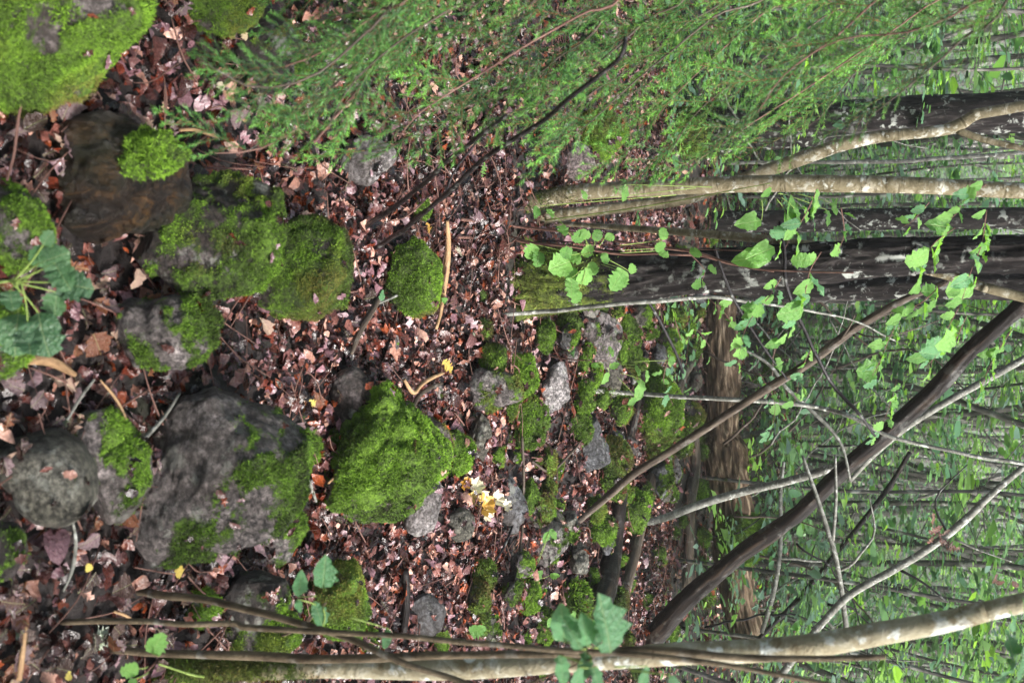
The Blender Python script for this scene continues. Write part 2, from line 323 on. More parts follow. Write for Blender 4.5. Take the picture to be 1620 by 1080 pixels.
def tufts(Pt, Nr, ln, wd, spread, colr, rng):
    N = len(Pt); d = Nr+spread*rng.normal(size=(N, 3)); d /= np.linalg.norm(d, axis=1)[:, None]
    s = np.cross(d, rng.normal(size=(N, 3))); s /= np.linalg.norm(s, axis=1)[:, None]+1e-9
    ln = ln*(0.6+0.8*rng.random(N))[:, None]
    V = np.stack([Pt-s*wd/2-d*ln*0.2, Pt+s*wd/2-d*ln*0.2, Pt+d*ln], 1).reshape(-1, 3)
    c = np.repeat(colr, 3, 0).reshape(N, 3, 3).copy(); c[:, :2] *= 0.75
    return V, np.arange(3*N).reshape(-1, 3), {'col': np.column_stack([c.reshape(-1, 3), np.ones(3*N)])}
def sample_tris(V, Fq, wts, n, rng):
    tri = np.vstack([Fq[:, :3]] + ([Fq[:, [0, 2, 3]]] if Fq.shape[1] == 4 else []))
    a, b_, c = V[tri[:, 0]], V[tri[:, 1]], V[tri[:, 2]]; cr = np.cross(b_-a, c-a); ar = np.linalg.norm(cr, axis=1)/2
    p = ar*wts[tri].mean(1); 
    if p.sum() <= 0: return None
    k = rng.choice(len(tri), n, p=p/p.sum()); u = rng.random((n, 2)); u[u.sum(1) > 1] = 1-u[u.sum(1) > 1]
    return a[k]+(b_-a)[k]*u[:, :1]+(c-a)[k]*u[:, 1:], cr[k]/(2*ar[k][:, None]+1e-12), (ar*(wts[tri].mean(1) > 0.1)).sum()
def moss_col(P3, n, rng, bright=0.0):
    f = np.clip(0.47+0.75*fbm(P3*7, 31, 4)+0.22*rng.normal(size=n)+bright, 0, 1)
    st = np.array([(0.022, 0.028, 0.006), (0.06, 0.115, 0.010), (0.13, 0.26, 0.015), (0.23, 0.42, 0.03)]); x = f*3; i = np.clip(x.astype(int), 0, 2); u = (x-i)[:, None]; c = st[i]*(1-u)+st[i+1]*u; br = np.clip(fbm(P3*4.1, 44, 4)*3-0.25, 0, 0.8)[:, None]
    return c*(1-br)+np.array([0.15, 0.12, 0.03])*(0.5+f[:, None])*br

# ------------------------------------------------------------------ rocks
ICO = {}; ROTS = [np.linalg.qr(np.random.default_rng(90+k).normal(size=(3, 3)))[0] for k in range(5)]; ONROCK = []
def ico(level):
    if level not in ICO:
        import bmesh
        bm = bmesh.new(); bmesh.ops.create_icosphere(bm, subdivisions=level, radius=1); bm.verts.ensure_lookup_table()
        ICO[level] = (np.array([v.co[:] for v in bm.verts]), np.array([[v.index for v in f.verts] for f in bm.faces])); bm.free()
    return ICO[level]
TUFTS = 0
def rock(poly, label, moss=0.5, mat=None, fat=0.85, seed=None, name='rock', cat='rock', rough=1.0, flat=0.3, tl=1.0, bright=0.0, tb=0.18, side=(0, 0, 1), d=None, group=None, dirn=0.9):
    """poly: outline in picture pixels; the stone gets its own distance (where its foot meets the ground), size and thickness"""
    global TUFTS
    seed = len(bpy.data.objects) if seed is None else seed; rng = np.random.default_rng(seed)
    poly = np.array(poly, float)
    if len(poly) == 2:
        (x0, y0), (x1, y1) = poly; a = np.linspace(0, 2*np.pi, 11, endpoint=False)+rng.random(); q = 1+0.13*rng.normal(size=11)
        poly = np.stack([(x0+x1)/2+(x1-x0)/2*np.cos(a)*q, (y0+y1)/2+(y1-y0)/2*np.sin(a)*q], -1)
    x0, x1 = poly[:, 0].min(), poly[:, 0].max(); c = (poly.min(0)+poly.max(0))/2
    if d is None: d = depth(G(x0+tb*(x1-x0), c[1]))
    k = d/F; half = (poly.max(0)-poly.min(0))/2
    lev = 6 if half.max() > 95 else 5 if half.max() > 25 else 4
    U, T = ico(lev); T = T[:, ::-1]
    ph = np.arctan2(U[:, 1], U[:, 0]); rel = poly-c; ang = np.arctan2(rel[:, 1], rel[:, 0]); o = np.argsort(ang)
    ga = np.linspace(-np.pi, np.pi, 181); rd = np.linalg.norm(rel, axis=1)
    gr = np.interp(ga, np.concatenate([ang[o]-2*np.pi, ang[o], ang[o]+2*np.pi]), np.tile(rd[o], 3))
    R = np.interp(ph, ga, gr)*k; D = fat*half.mean()*k
    lat = np.sqrt(U[:, 0]**2+U[:, 1]**2); z = U[:, 2]
    lat2 = np.sin(np.arctan2(lat, np.abs(z)))**(1-flat*0.6); zz = np.sign(z)*np.abs(z)**(1-flat*0.3)
    sx, sy = np.cos(ph)*lat2*R, np.sin(ph)*lat2*R
    V = UP*sx[:, None]+(-LF)*sy[:, None]+(-FW)*(zz*D)[:, None]
    S = half.mean()*k
    # a few planes split off give broken faces
    for _ in range(9):
        nr = rng.normal(size=3); nr /= np.linalg.norm(nr); dd = V@nr; lim = np.quantile(dd, 0.89); over = np.clip(dd-lim, 0, None); V = V-nr*(over*(0.9 if rough > 0.7 else 0.5))[:, None]
    nd = V/(np.linalg.norm(V, axis=1)[:, None]+1e-9); q = V/S+seed*3.3
    V = V+nd*(S*rough*(0.085*fbm(q*1.6, seed, 4)+0.018*(0.5-np.abs(vn(q@ROTS[seed % 5]*[2.2, 2.2, 8], seed+9)))+0.03*vn(q*7, seed+2)+0.018*(0.5-np.abs(vn(q*13, seed+4)))+0.008*vn(q*34, seed+6)))[:, None]
    tri = T; n = np.zeros_like(V); cr = np.cross(V[tri[:, 1]]-V[tri[:, 0]], V[tri[:, 2]]-V[tri[:, 0]])
    for j in range(3): np.add.at(n, tri[:, j], cr)
    n /= np.linalg.norm(n, axis=1)[:, None]+1e-9
    sdv = np.array(side, float); sdv /= np.linalg.norm(sdv)
    mv = (moss-0.5)*2.0+dirn*0.6*(n@sdv)+0.75*fbm(q*2.1, seed+20, 4)-0.26
    mm = np.clip(mv+0.4, 0, 1); mk = np.clip((mv-0.05)*4, 0, 1)
    V = V+n*(mk*(S*0.05*(0.5+1.3*fbm(q*4.5, seed+30, 4))+min(S*0.04, 0.010)*(1-1.6*np.abs(fbm(q*S*55+3, seed+31, 2)))))[:, None]
    C = CAM+ray(*c)*d; base = np.array([C[0], C[1], float(gz(C[0], C[1]))]); W = V+(C-base)
    ob = link(name, mesh(name, W, tri, mat or ROCK, True, {'moss': mm}), None, base, None, label, cat, group)
    r_ = sample_tris(W, tri, np.clip(n[:, 2]-0.35, 0, 1)*((W[:, 2]+base[2]) > gz(W[:, 0]+base[0], W[:, 1]+base[1])), 8, rng)
    if r_ is not None and cat == 'rock':
        q_, n_, _ = sample_tris(W, tri, np.clip(n[:, 2]-0.35, 0, 1), int(min(26, 3+r_[2]*95)), rng); ONROCK.append((q_+base, n_))
    # upright moss fronds, only where the moss is
    vis = mk*np.clip(0.75+1.6*fbm(q*6, seed+50, 3), 0.0, 1)*((n@(-FW)) > -0.35)*((W[:, 2]+base[2]) > gz(W[:, 0]+base[0], W[:, 1]+base[1])-0.03)
    if moss > 0.05 and vis.sum() > 3:
        sz = 0.0036*max(1.0, d/2.9)*tl; r_ = sample_tris(W, tri, vis, 8, rng)
        if r_ is not None:
            N = int(min(34000, r_[2]/(sz*sz*0.55)))
            if N > 20:
                p, nn, _ = sample_tris(W, tri, vis, N, rng); TUFTS += N
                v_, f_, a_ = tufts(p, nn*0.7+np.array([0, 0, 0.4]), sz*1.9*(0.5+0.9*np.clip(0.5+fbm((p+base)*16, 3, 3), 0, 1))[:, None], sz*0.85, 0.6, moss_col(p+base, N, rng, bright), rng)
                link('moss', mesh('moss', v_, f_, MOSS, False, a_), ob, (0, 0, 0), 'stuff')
    return ob

# ------------------------------------------------------------------ THE GROUND
def axis(lo, hi, c, n, k):
    t = np.linspace(-1, 1, n); s = np.sinh(t*k)/np.sinh(k); return np.where(s < 0, c+s*(c-lo), c+s*(hi-c))
xs = axis(-70, 70, 0, 340, 5.2); ys = axis(-12, 120, 3.2, 420, 5.0)
X, Y = np.meshgrid(xs, ys); Z = gz(X, Y); PZ = np.stack([X, Y, 0*X], -1); Z = Z+0.012*vn(PZ*22, 12)+0.006*vn(PZ*50, 13)
ii = np.arange(X.size).reshape(X.shape)
fq = np.stack([ii[:-1, :-1], ii[:-1, 1:], ii[1:, 1:], ii[1:, :-1]], -1).reshape(-1, 4)
ground = link('ground', mesh('ground', np.stack([X, Y, Z], -1).reshape(-1, 3), fq, SOIL), None, (0, 0, 0), 'structure')

# ------------------------------------------------------------------ ROCKS, near to far
rock([(330, 560), (380, 565), (425, 605), (465, 655), (474, 690), (470, 740), (455, 800), (420, 860), (370, 905), (335, 937), (290, 925), (255, 880), (225, 850), (212, 810), (222, 770), (240, 730), (262, 690), (280, 640), (300, 595)],
     'largest bare grey boulder with a green moss rim along its top', 0.46, ROCK, 0.9, 101, side=(0.35, 0.5, 0.8), dirn=1.3, flat=0.4, tb=0.28)
rock([(200, 370), (230, 330), (290, 308), (330, 282), (380, 268), (430, 296), (443, 340), (437, 390), (408, 445), (370, 492), (320, 482), (260, 450), (210, 425)],
     'tall mossy boulder with dark hollow front right behind the rotten stump', 0.70, ROCK_D, 0.9, 102, side=(0.3, 0.4, 0.9), bright=0.05, dirn=1.2)
rock([(160, 505), (190, 475), (240, 478), (320, 478), (362, 490), (335, 540), (292, 582), (240, 592), (185, 565)], 'low ribbed grey stone with moss in front of the tall mossy boulder', 0.48, ROCK, 0.8, 103)
rock([(395, 450), (420, 400), (450, 365), (500, 348), (542, 372), (568, 428), (562, 475), (530, 500), (470, 510), (412, 500)], 'rounded olive mossy boulder touched by two black spruce twigs', 0.74, ROCK_D, 0.9, 104, bright=-0.02)
rock([(608, 410), (640, 378), (680, 376), (700, 410), (697, 450), (680, 487), (640, 494), (603, 470)], 'shaggy green moss covered block beside the pale fallen stick', 0.85, ROCK_D, 0.85, 105, bright=0.0)
rock([(508, 640), (540, 600), (565, 588), (600, 592), (640, 640), (690, 690), (700, 740), (695, 765), (650, 800), (600, 838), (545, 842), (515, 805), (508, 740)],
     'big bright green moss mound with a pale stone edge in the centre', 0.80, ROCK_P, 0.85, 106, bright=0.12, rough=2.4, dirn=0.8)
rock([(515, 660), (525, 600), (560, 580), (590, 600), (590, 640), (560, 690), (530, 700)], 'dark bare stone face at the left foot of the bright moss mound', 0.3, ROCK_D, 0.6, 107)
rock([(632, 690), (645, 655), (675, 650), (700, 670), (722, 715), (718, 750), (680, 742), (650, 725)], 'pinkish stone with moss tufts and a white lichen spot on top of the mound', 0.5, ROCK_P, 0.8, 108)
rock([(700, 705), (715, 680), (735, 685), (746, 710), (735, 745), (715, 750)], 'small bright moss cushion just behind the moss mound', 0.95, ROCK_D, 0.8, 109, bright=0.15)
rock([(600, 845), (640, 815), (700, 768), (722, 750), (700, 800), (650, 845)], 'thin pale slab along the right side of the bright moss mound', 0.25, ROCK_L, 0.5, 110)
rock([(-90, -90), (250, -60), (222, 12), (165, 60), (120, 102), (60, 150), (0, 166), (-90, 150)], 'large boulder in the corner with bright moss and bare grey patches', 0.66, ROCK, 0.8, 111, bright=0.08, side=(0.4, 0.5, 0.8))
rock([(280, -50), (430, -40), (412, 5), (365, 40), (330, 56), (285, 30)], 'bright mossy stone at the frame edge next to the wet dark rock', 0.8, ROCK, 0.8, 112, bright=0.06)
rock([(370, 80), (395, 30), (440, 12), (475, 60), (487, 110), (445, 158), (385, 162)], 'dark wet bluish rock half hidden under the spruce sprays', 0.38, ROCK_D, 0.9, 113)
rock([(2, 690), (50, 667), (100, 688), (130, 715), (144, 760), (142, 812), (110, 830), (68, 826), (38, 780), (5, 725)], 'smooth greenish grey boulder with one small moss tuft', 0.2, ROCK_G, 0.9, 114, rough=0.45, flat=0.5)
rock([(125, 640), (160, 588), (195, 598), (212, 640), (205, 690), (232, 740), (218, 790), (180, 830), (150, 862), (128, 830), (140, 740)], 'low grey stone with a green moss strip behind the smooth boulder', 0.46, ROCK, 0.7, 115)
rock([(-60, 795), (20, 815), (36, 860), (25, 900), (0, 928), (-60, 920)], 'dark stone cut by the frame edge beyond the smooth boulder', 0.4, ROCK_D, 0.8, 116)
rock([(-50, 285), (30, 300), (62, 340), (74, 380), (40, 422), (0, 432), (-50, 425)], 'grey stone with light moss above the aspen leaves', 0.55, ROCK, 0.8, 117)
rock([(-60, 430), (20, 440), (32, 520), (15, 605), (-50, 610)], 'mossy grey stone directly under the aspen leaves', 0.5, ROCK, 0.8, 118)
rock([(527, 275), (558, 230), (600, 203), (627, 222), (602, 272), (560, 302)], 'pale grey leaning slab seen below the spruce sprays', 0.15, ROCK_L, 0.6, 119)
rock([(342, 950), (370, 905), (410, 897), (445, 905), (458, 950), (452, 992), (400, 1002), (350, 985)], 'dark wet stone with shiny leaves behind the bent brown stem', 0.3, ROCK_D, 0.8, 120)
rock([(285, 980), (300, 935), (335, 930), (350, 965), (330, 985)], 'mossy lump at the foot of the largest boulder', 0.7, ROCK_D, 0.7, 121)
rock([(340, 1030), (360, 985), (420, 965), (472, 980), (470, 1030), (400, 1042)], 'mossy stone between the thin stem and the thick stem', 0.75, ROCK_D, 0.7, 122, bright=0.1)
rock([(405, 885), (430, 835), (468, 785), (482, 825), (475, 870), (440, 897)], 'grey slab with moss leaning on the largest boulder', 0.5, ROCK, 0.5, 123)
rock([(468, 695), (470, 655), (485, 648), (498, 668), (492, 690)], 'small pale stone tip behind the largest boulder', 0.3, ROCK_G, 0.7, 124, rough=0.5)
rock([(474, 730), (478, 690), (500, 688), (508, 712), (495, 735)], 'small moss knob between largest boulder and moss mound', 0.9, ROCK_D, 0.7, 125, bright=0.1)
rock([(480, 905), (520, 872), (560, 888), (577, 930), (572, 985), (562, 1022), (500, 1005), (478, 950)], 'broad olive mossy boulder behind the four green leaves', 0.85, ROCK_D, 0.8, 126, bright=-0.02)
rock([(738, 900), (755, 882), (775, 885), (784, 912), (770, 938), (745, 940)], 'small moss dome alone among leaf litter', 0.9, ROCK, 0.85, 127, bright=0.08)
rock([(640, 1000), (650, 940), (690, 945), (705, 985), (690, 1012)], 'flat dark slate slab beside the dark rotten stick', 0.12, ROCK_B, 0.4, 128)
rock([(668, 1040), (672, 985), (700, 990), (712, 1020), (700, 1045)], 'moss strip next to the slate slab', 0.9, ROCK_D, 0.5, 129, bright=0.1)
rock([(703, 845), (710, 810), (735, 803), (752, 825), (742, 852), (720, 856)], 'grey lichened stone just below the pale fungus', 0.12, ROCK_G, 0.7, 130, rough=0.6)
rock([(783, 860), (790, 780), (805, 745), (822, 770), (822, 830), (800, 862)], 'long grey slate slab beside the pale fungus', 0.18, ROCK_B, 0.5, 131)
rock([(830, 830), (838, 775), (860, 765), (876, 800), (865, 825), (845, 838)], 'angular stone with a moss crest behind the slate slab', 0.62, ROCK, 0.7, 132, bright=0.05)
rock([(798, 580), (808, 550), (830, 548), (843, 580), (846, 612), (828, 640), (806, 636)], 'very bright mossy stone before the white rock', 0.9, ROCK, 0.8, 133, bright=0.16)
rock([(722, 645), (740, 605), (790, 578), (822, 608), (822, 640), (780, 645), (740, 655)], 'flat grey and mossy stone before the very bright mossy one', 0.55, ROCK, 0.5, 134)
rock([(853, 640), (862, 595), (875, 567), (897, 575), (902, 612), (888, 640), (864, 672), (853, 660)], 'pale whitish angular rock, brightest stone behind the mossy ones', 0.05, ROCK_L, 0.8, 135, flat=0.5)
rock([(806, 655), (835, 618), (853, 635), (854, 690), (832, 722), (806, 712)], 'long moss ridge in front of the whitish rock', 0.95, ROCK_D, 0.7, 136, bright=0.05)
rock([(900, 690), (905, 650), (922, 640), (932, 670), (925, 702), (908, 708)], 'dark green moss dome with grey lichen behind the whitish rock', 0.95, ROCK_D, 0.8, 137, bright=-0.1)
rock([(937, 760), (942, 700), (965, 683), (988, 700), (992, 740), (975, 772), (945, 775)], 'tall moss cushion behind the blue grey slab', 0.92, ROCK_D, 0.8, 138)
rock([(1000, 625), (1028, 572), (1058, 590), (1074, 650), (1066, 700), (1040, 728), (1005, 720)], 'large layered moss mound under the thin grey stick', 0.88, ROCK_P, 0.8, 139)
rock([(925, 575), (930, 500), (945, 480), (970, 500), (978, 560), (960, 590), (935, 588)], 'long grey stone with mossy flank behind the big trunk foot', 0.35, ROCK, 0.6, 140)
rock([(968, 565), (972, 510), (990, 498), (1008, 520), (1008, 560), (990, 575)], 'narrow moss ridge behind the long grey stone', 0.92, ROCK_D, 0.7, 141)
rock([(872, 525), (875, 495), (900, 487), (918, 500), (915, 530), (895, 540)], 'moss lump crossed by the pale thin stem', 0.85, ROCK_D, 0.7, 142, bright=-0.05)
rock([(942, 615), (950, 575), (970, 565), (985, 590), (982, 622), (960, 628)], 'speckled grey stone before the layered moss mound', 0.2, ROCK_G, 0.7, 143)
rock([(915, 735), (925, 665), (945, 650), (952, 690), (948, 750), (928, 758)], 'blue grey upright slab among moss cushions', 0.1, ROCK_B, 0.5, 144)
rock([(848, 890), (855, 830), (880, 800), (892, 830), (880, 880), (860, 898)], 'pale edged slab with dark moss near the leaning log foot', 0.4, ROCK, 0.6, 145)
rock([(880, 850), (885, 810), (900, 800), (912, 830), (900, 860)], 'small grey stone at the foot of the thin leaning pole', 0.35, ROCK_G, 0.7, 146)
rock([(928, 850), (932, 812), (955, 800), (970, 825), (965, 855), (945, 862)], 'green moss lump between leaning pole and fallen logs', 0.92, ROCK_D, 0.8, 147)
rock([(880, 985), (888, 930), (915, 918), (935, 950), (930, 990), (905, 998)], 'grassy moss hummock beside the thick black log', 0.9, ROCK_D, 0.8, 148, tl=1.8)
rock([(880, 270), (888, 238), (915, 228), (946, 250), (938, 280), (905, 288)], 'pinkish cracked stone below the spruce branch tips', 0.08, ROCK_P, 0.7, 149, flat=0.5)
rock([(900, 240), (915, 190), (955, 180), (990, 205), (975, 240), (940, 250)], 'moss mound behind the pinkish cracked stone', 0.95, ROCK_D, 0.7, 150, bright=0.05)
rock([(1148, 590), (1150, 505), (1164, 500), (1172, 545), (1160, 600)], 'mauve stone lying against the far side of the rotten log', 0.1, ROCK_P, 0.6, 151)
rock([(1170, 600), (1178, 530), (1215, 540), (1235, 575), (1225, 605), (1190, 612)], 'mossy boulder beyond the rotten log', 0.5, ROCK_P, 0.8, 152)
rock([(1075, 690), (1078, 630), (1100, 640), (1108, 672), (1095, 695)], 'dark mossy stone just this side of the rotten log', 0.6, ROCK_D, 0.7, 153)
rock([(820, 975), (828, 905), (842, 915), (848, 950), (838, 982)], 'low moss patch beside the yellowish seedling', 0.95, ROCK_D, 0.5, 154, bright=0.12)
rock([(975, 935), (980, 905), (995, 900), (1003, 918), (995, 938)], 'small moss tongue between the two fallen logs', 0.95, ROCK_D, 0.6, 155, bright=0.1)
rock([(845, 1020), (850, 960), (868, 955), (875, 1000), (865, 1025)], 'mossy lump hidden behind the large near leaves', 0.8, ROCK_D, 0.6, 156)
rock([(985, 850), (990, 770), (1010, 775), (1015, 830), (1000, 855)], 'moss covered stone under the second fallen log', 0.8, ROCK_D, 0.7, 157)
rock([(1100, 960), (1105, 925), (1120, 915), (1128, 940), (1118, 962)], 'far small mossy stone before the rotten log end', 0.8, ROCK_D, 0.7, 158)
rock([(650, 345), (655, 318), (675, 310), (680, 335), (668, 350)], 'tiny mossy stone by the upper black twig', 0.8, ROCK_D, 0.7, 159)
rock([(440, 770), (455, 745), (478, 760), (480, 790), (455, 795)], 'mossy corner stone at the right foot of the largest boulder', 0.8, ROCK_D, 0.6, 160)
rock([(740, 1010), (745, 960), (765, 955), (772, 990), (760, 1015)], 'little mossy stone in leaves close to the big stems', 0.7, ROCK_D, 0.5, 161)
rock([(560, 1010), (566, 985), (590, 990), (592, 1030), (570, 1032)], 'mossy edge beside the broad olive boulder', 0.85, ROCK_D, 0.5, 162, bright=0.1)
rock([(20, 150), (30, 130), (52, 135), (52, 165), (30, 172)], 'flat grey stone bedded in leaves by the corner boulder', 0.05, ROCK, 0.5, 163)
for i, (x, y, s, m, l) in enumerate([(760, 470, 12, .7, 'moss sprig stone in the litter before the big trunk'), (858, 720, 16, .9, 'round moss lump right of the moss ridge'),
    (880, 745, 14, .4, 'grey half buried stone behind the round moss lump'), (1010, 470, 20, .8, 'moss bump behind the big trunk foot'), (905, 560, 14, .2, 'small dark stone beside the little fern'),
    (690, 620, 14, .3, 'buried stone showing through leaves above the mound'), (860, 1045, 18, .8, 'mossy stone low beside the thick stem'), (1060, 780, 16, .9, 'moss lump near the greenish leaning stem foot'),
    (1040, 880, 15, .8, 'small green hump behind both fallen logs'), (1000, 1060, 18, .7, 'mossy hump between big stems and frame edge'), (620, 540, 16, .2, 'grey stone sunk in litter near the centre'),
    (1020, 950, 12, .8, 'mossy pebble beyond the black log'), (1110, 850, 14, .9, 'moss tuft stone before the rotten log'), (1200, 700, 16, .6, 'far mossy stone past the rotten log middle'),
    (1215, 860, 15, .8, 'far green hump past the rotten log end'), (900, 880, 12, .9, 'moss dot stone under the seedling')]):
    rock([(x-s*0.8, y-s*1.2), (x+s*0.8, y+s*1.2)], l, m, random.choice((ROCK, ROCK_D, ROCK_G)), 0.7, 300+i)

ANCH = [('pale fungus', 765, 790), ('whitish rock', 878, 615), ('big trunk foot', 850, 440), ('black fallen log', 962, 910), ('layered moss mound', 1035, 650), ('blue grey slab', 935, 705), ('rotten log', 1120, 760), ('leaning pole foot', 905, 832), ('grassy hummock', 905, 955), ('lone moss dome', 762, 910), ('slate slab', 802, 805), ('long moss ridge', 830, 665), ('long grey stone', 950, 540), ('second fallen pole', 1010, 850), ('thick leaning trunk foot', 1040, 1000), ('speckled grey stone', 965, 595), ('long pale stick', 700, 440)]
r2 = random.Random(21); used = set(); MANY = []
for i in range(250):
    x = r2.uniform(745, 1140); y = r2.uniform(475, 1030) if r2.random() < 0.85 else r2.uniform(380, 480)
    s_ = r2.uniform(8, 21)*(1.15-0.4*(x-745)/400)
    if i >= 120: x, y, s_ = r2.uniform(840, 1112), r2.uniform(478, 790), r2.uniform(9, 22)
    m = r2.choice((.95, .9, .8, .6, .3, .1, .85)); a = min(ANCH, key=lambda q: (q[1]-x)**2+(q[2]-y)**2)
    if any((x-u)**2+(y-w_)**2 < ((0.9 if i < 120 else 0.62)*(s_+z_))**2 for u, w_, z_ in MANY) or a[0] == 'big trunk foot' and abs(y-440) < 55 or any(X0-s_ < x < X1+s_*.3 and Y0-s_ < y < Y1+s_ for X0, X1, Y0, Y1 in ((838, 905, 565, 672), (915, 955, 650, 755), (780, 824, 745, 862), (725, 825, 735, 830))): continue
    sz = 'tiny' if s_ < 9 else 'small' if s_ < 12.5 else 'middling'; br = r2.uniform(-.2, .15); lk = ('brightly moss covered' if br > 0.03 else 'olive moss covered' if br > -.08 else 'dark moss covered') if m > .82 else 'half mossy' if m > .5 else 'bare grey' if m < .2 else 'thinly mossed'
    dx, dy = x-a[1], y-a[2]; rel = ('beyond' if dx > 0 else 'in front of') if abs(dx) > abs(dy) else ('to the right of' if dy > 0 else 'to the left of')
    lab = '%s %s stone half buried %s the %s' % (sz, lk, rel, a[0])
    if lab in used: lab += ', %s' % ('farther off' if math.hypot(dx, dy) > 60 else 'close by')
    if lab in used or len(lab.split()) > 16: continue
    used.add(lab); MANY.append((x, y, s_)); rock([(x-s_*0.75, y-s_*r2.uniform(1, 2)), (x+s_*0.75, y+s_*r2.uniform(1, 2))], lab, m, r2.choice((ROCK, ROCK, ROCK_D, ROCK_G, ROCK_B)), 1.0, 500+i, rough=1.6, tb=-0.35, bright=br, group='half buried stones of the bank')
print('bank stones', len(MANY))

# leaf litter: what nobody could count is one mass; the 290 nearest leaves are pieces of the ground
PAL = np.array([(0.022, 0.009, 0.007), (0.045, 0.018, 0.014), (0.085, 0.038, 0.030), (0.125, 0.068, 0.060), (0.19, 0.125, 0.12), (0.17, 0.085, 0.065),
                (0.11, 0.030, 0.014), (0.20, 0.065, 0.025), (0.27, 0.165, 0.12), (0.42, 0.29, 0.22), (0.25, 0.185, 0.185)])
PAL = PAL**1.28*1.25*np.array([1.0, 0.93, 1.02]); PAL[4] *= [0.95, 0.9, 1.0]  # contrast stretched into the leaf colours, in place of deeper light and shade
PW = np.array([0.17, 0.16, 0.14, 0.12, 0.08, 0.09, 0.10, 0.05, 0.055, 0.035, 0.04]); PW /= PW.sum()
def lit_positions(n, y0, y1, margin):
    y = np.sqrt(RNG.random(n*3)*(y1*y1-y0*y0)+y0*y0); x = (RNG.random(n*3)*2-1)*(0.36*y1+margin); k = np.abs(x) < 0.36*y+margin; return x[k][:n], y[k][:n]
parts = []
for kind, sd_, frac in (('oval', 1, 0.2), ('oak', 2, 0.24), ('oval', 5, 0.18), ('oak', 9, 0.18), ('round', 4, 0.1), ('narrow', 6, 0.1)):
    T, fc = leaf_geo(kind, bend=0.25+0.35*(sd_ % 3), fold=0.5 if sd_ % 2 else 0.15, seed=sd_, n=7 if kind == 'oak' else 5)
    for y0, y1, cnt, s0, mg in ((1.1, 4.2, 25000, 0.041, 0.6), (4.2, 8, 27000, 0.047, 0.8), (8, 20, 19000, 0.095, 1.5)):
        n = int(cnt*frac); x, y = lit_positions(n, y0, y1, mg); n = len(x); up = RNG.normal(size=(n, 3))*(0.3 if y0 < 4 else 0.4)+[0, 0, 1]
        a = RNG.random(n)*2*np.pi; xd = np.stack([np.cos(a), np.sin(a), 0.25*RNG.normal(size=n)], -1); xd -= up*(np.sum(xd*up, 1)/np.sum(up*up, 1))[:, None]
        c = PAL[RNG.choice(len(PAL), n, p=PW)]*(0.75+0.5*RNG.random(n))[:, None]; c *= np.clip(1.12+0.8*fbm(np.stack([x*2.2, y*2.2, 0*x], -1), 91, 3), 0.45, 1.5)[:, None]
        sz = s0*(0.5+1.15*RNG.random(n)**1.6); p = np.stack([x, y, gz(x, y)+0.004+(0.035*RNG.random(n)**1.3+0.03*np.clip(vn(np.stack([x*6, y*6, 0*x], -1), 70), 0, 1))], -1)
        parts.append(scatter_leaves(T, fc, p, xd, up, sz, c))
RP = np.concatenate([p for p, _ in ONROCK]); RN = np.concatenate([q for _, q in ONROCK]); n = len(RP); print('on rocks', n)
for k_, (kind, sd_) in enumerate((('oak', 2), ('oval', 5), ('narrow', 6))):
    T, fc = leaf_geo(kind, bend=0.3, fold=0.3, seed=sd_, n=7); p, q = RP[k_::3], RN[k_::3]; m = len(p); up = q+RNG.normal(size=(m, 3))*0.2; xd = np.cross(up, RNG.normal(size=(m, 3)))
    parts.append(scatter_leaves(T, fc, p+q*0.008, xd, up, (0.024+0.0045*p[:, 1])*(0.5+0.8*RNG.random(m)), PAL[RNG.choice(len(PAL), m, p=PW)]))
V, Fs, A = merge(parts); link('leaf_litter', mesh('leaf_litter', V, Fs, LITTER, True, A), ground, (0, 0, 0), 'stuff')
DL = [[leaf_mesh('dead_leaf', k, m, bend=b_, fold=f_, seed=s, n=nn_) for k, b_, f_, s, nn_ in (('oval', 0.3, 0.5, 11, 7), ('oak', 0.5, 0.25, 12, 9), ('round', 0.2, 0.35, 13, 8), ('oak', 0.9, 0.6, 14, 9))] for m in LITTER_MATS]
for i in range(290):
    ix = 620*random.random()**1.4-25; iy = random.uniform(-10, 1090); g = G(ix, iy)
    o = link('dead_leaf', DL[random.choices(range(4), (5, 4, 2, .7))[0]][random.randrange(4)], ground)
    a = random.uniform(0, 6.28); n = Vector((random.gauss(0, .3), random.gauss(0, .3), 1))
    orient(o, g+[0, 0, random.uniform(0.04, 0.065)], (math.cos(a), math.sin(a), random.gauss(0, .2)), n, random.uniform(0.03, 0.062))

# ------------------------------------------------------------------ rotten stump
rock([(80, 260), (100, 205), (160, 190), (230, 200), (275, 235), (292, 300), (285, 350), (215, 368), (150, 378), (95, 350)], 'dark rotten stump with orange brown wood and hanging moss', 0.12, ROCK_D, 0.8, 170, name='rotten_stump', cat='stump', rough=1.3)
STUMP = bpy.data.objects['rotten_stump']
b = NB('stump_wood'); v = b.obj(); f = b.noise(b.map(v, (26, 26, 3.2)), 1, 8, 0.75, 0.8)
c = b.ramp(f, [(0.38, (0.006, 0.004, 0.003)), (0.52, (0.022, 0.013, 0.007)), (0.64, (0.09, 0.045, 0.014)), (0.76, (0.25, 0.14, 0.05))])
c = b.mix(b.ramp(b.noise(v, 3, 3), [(0.5, 0), (0.68, 0.8)]), c, (0.02, 0.028, 0.008)); b.col(c); b.rough(0.45); b.bump(f, 1, 0.06); STUMP.data.materials[0] = b.m
me = STUMP.data; co = np.empty(len(me.vertices)*3); me.vertices.foreach_get('co', co); co = co.reshape(-1, 3); no = np.empty(len(co)*3, np.float32); me.vertices.foreach_get('normal', no); no = no.reshape(-1, 3)
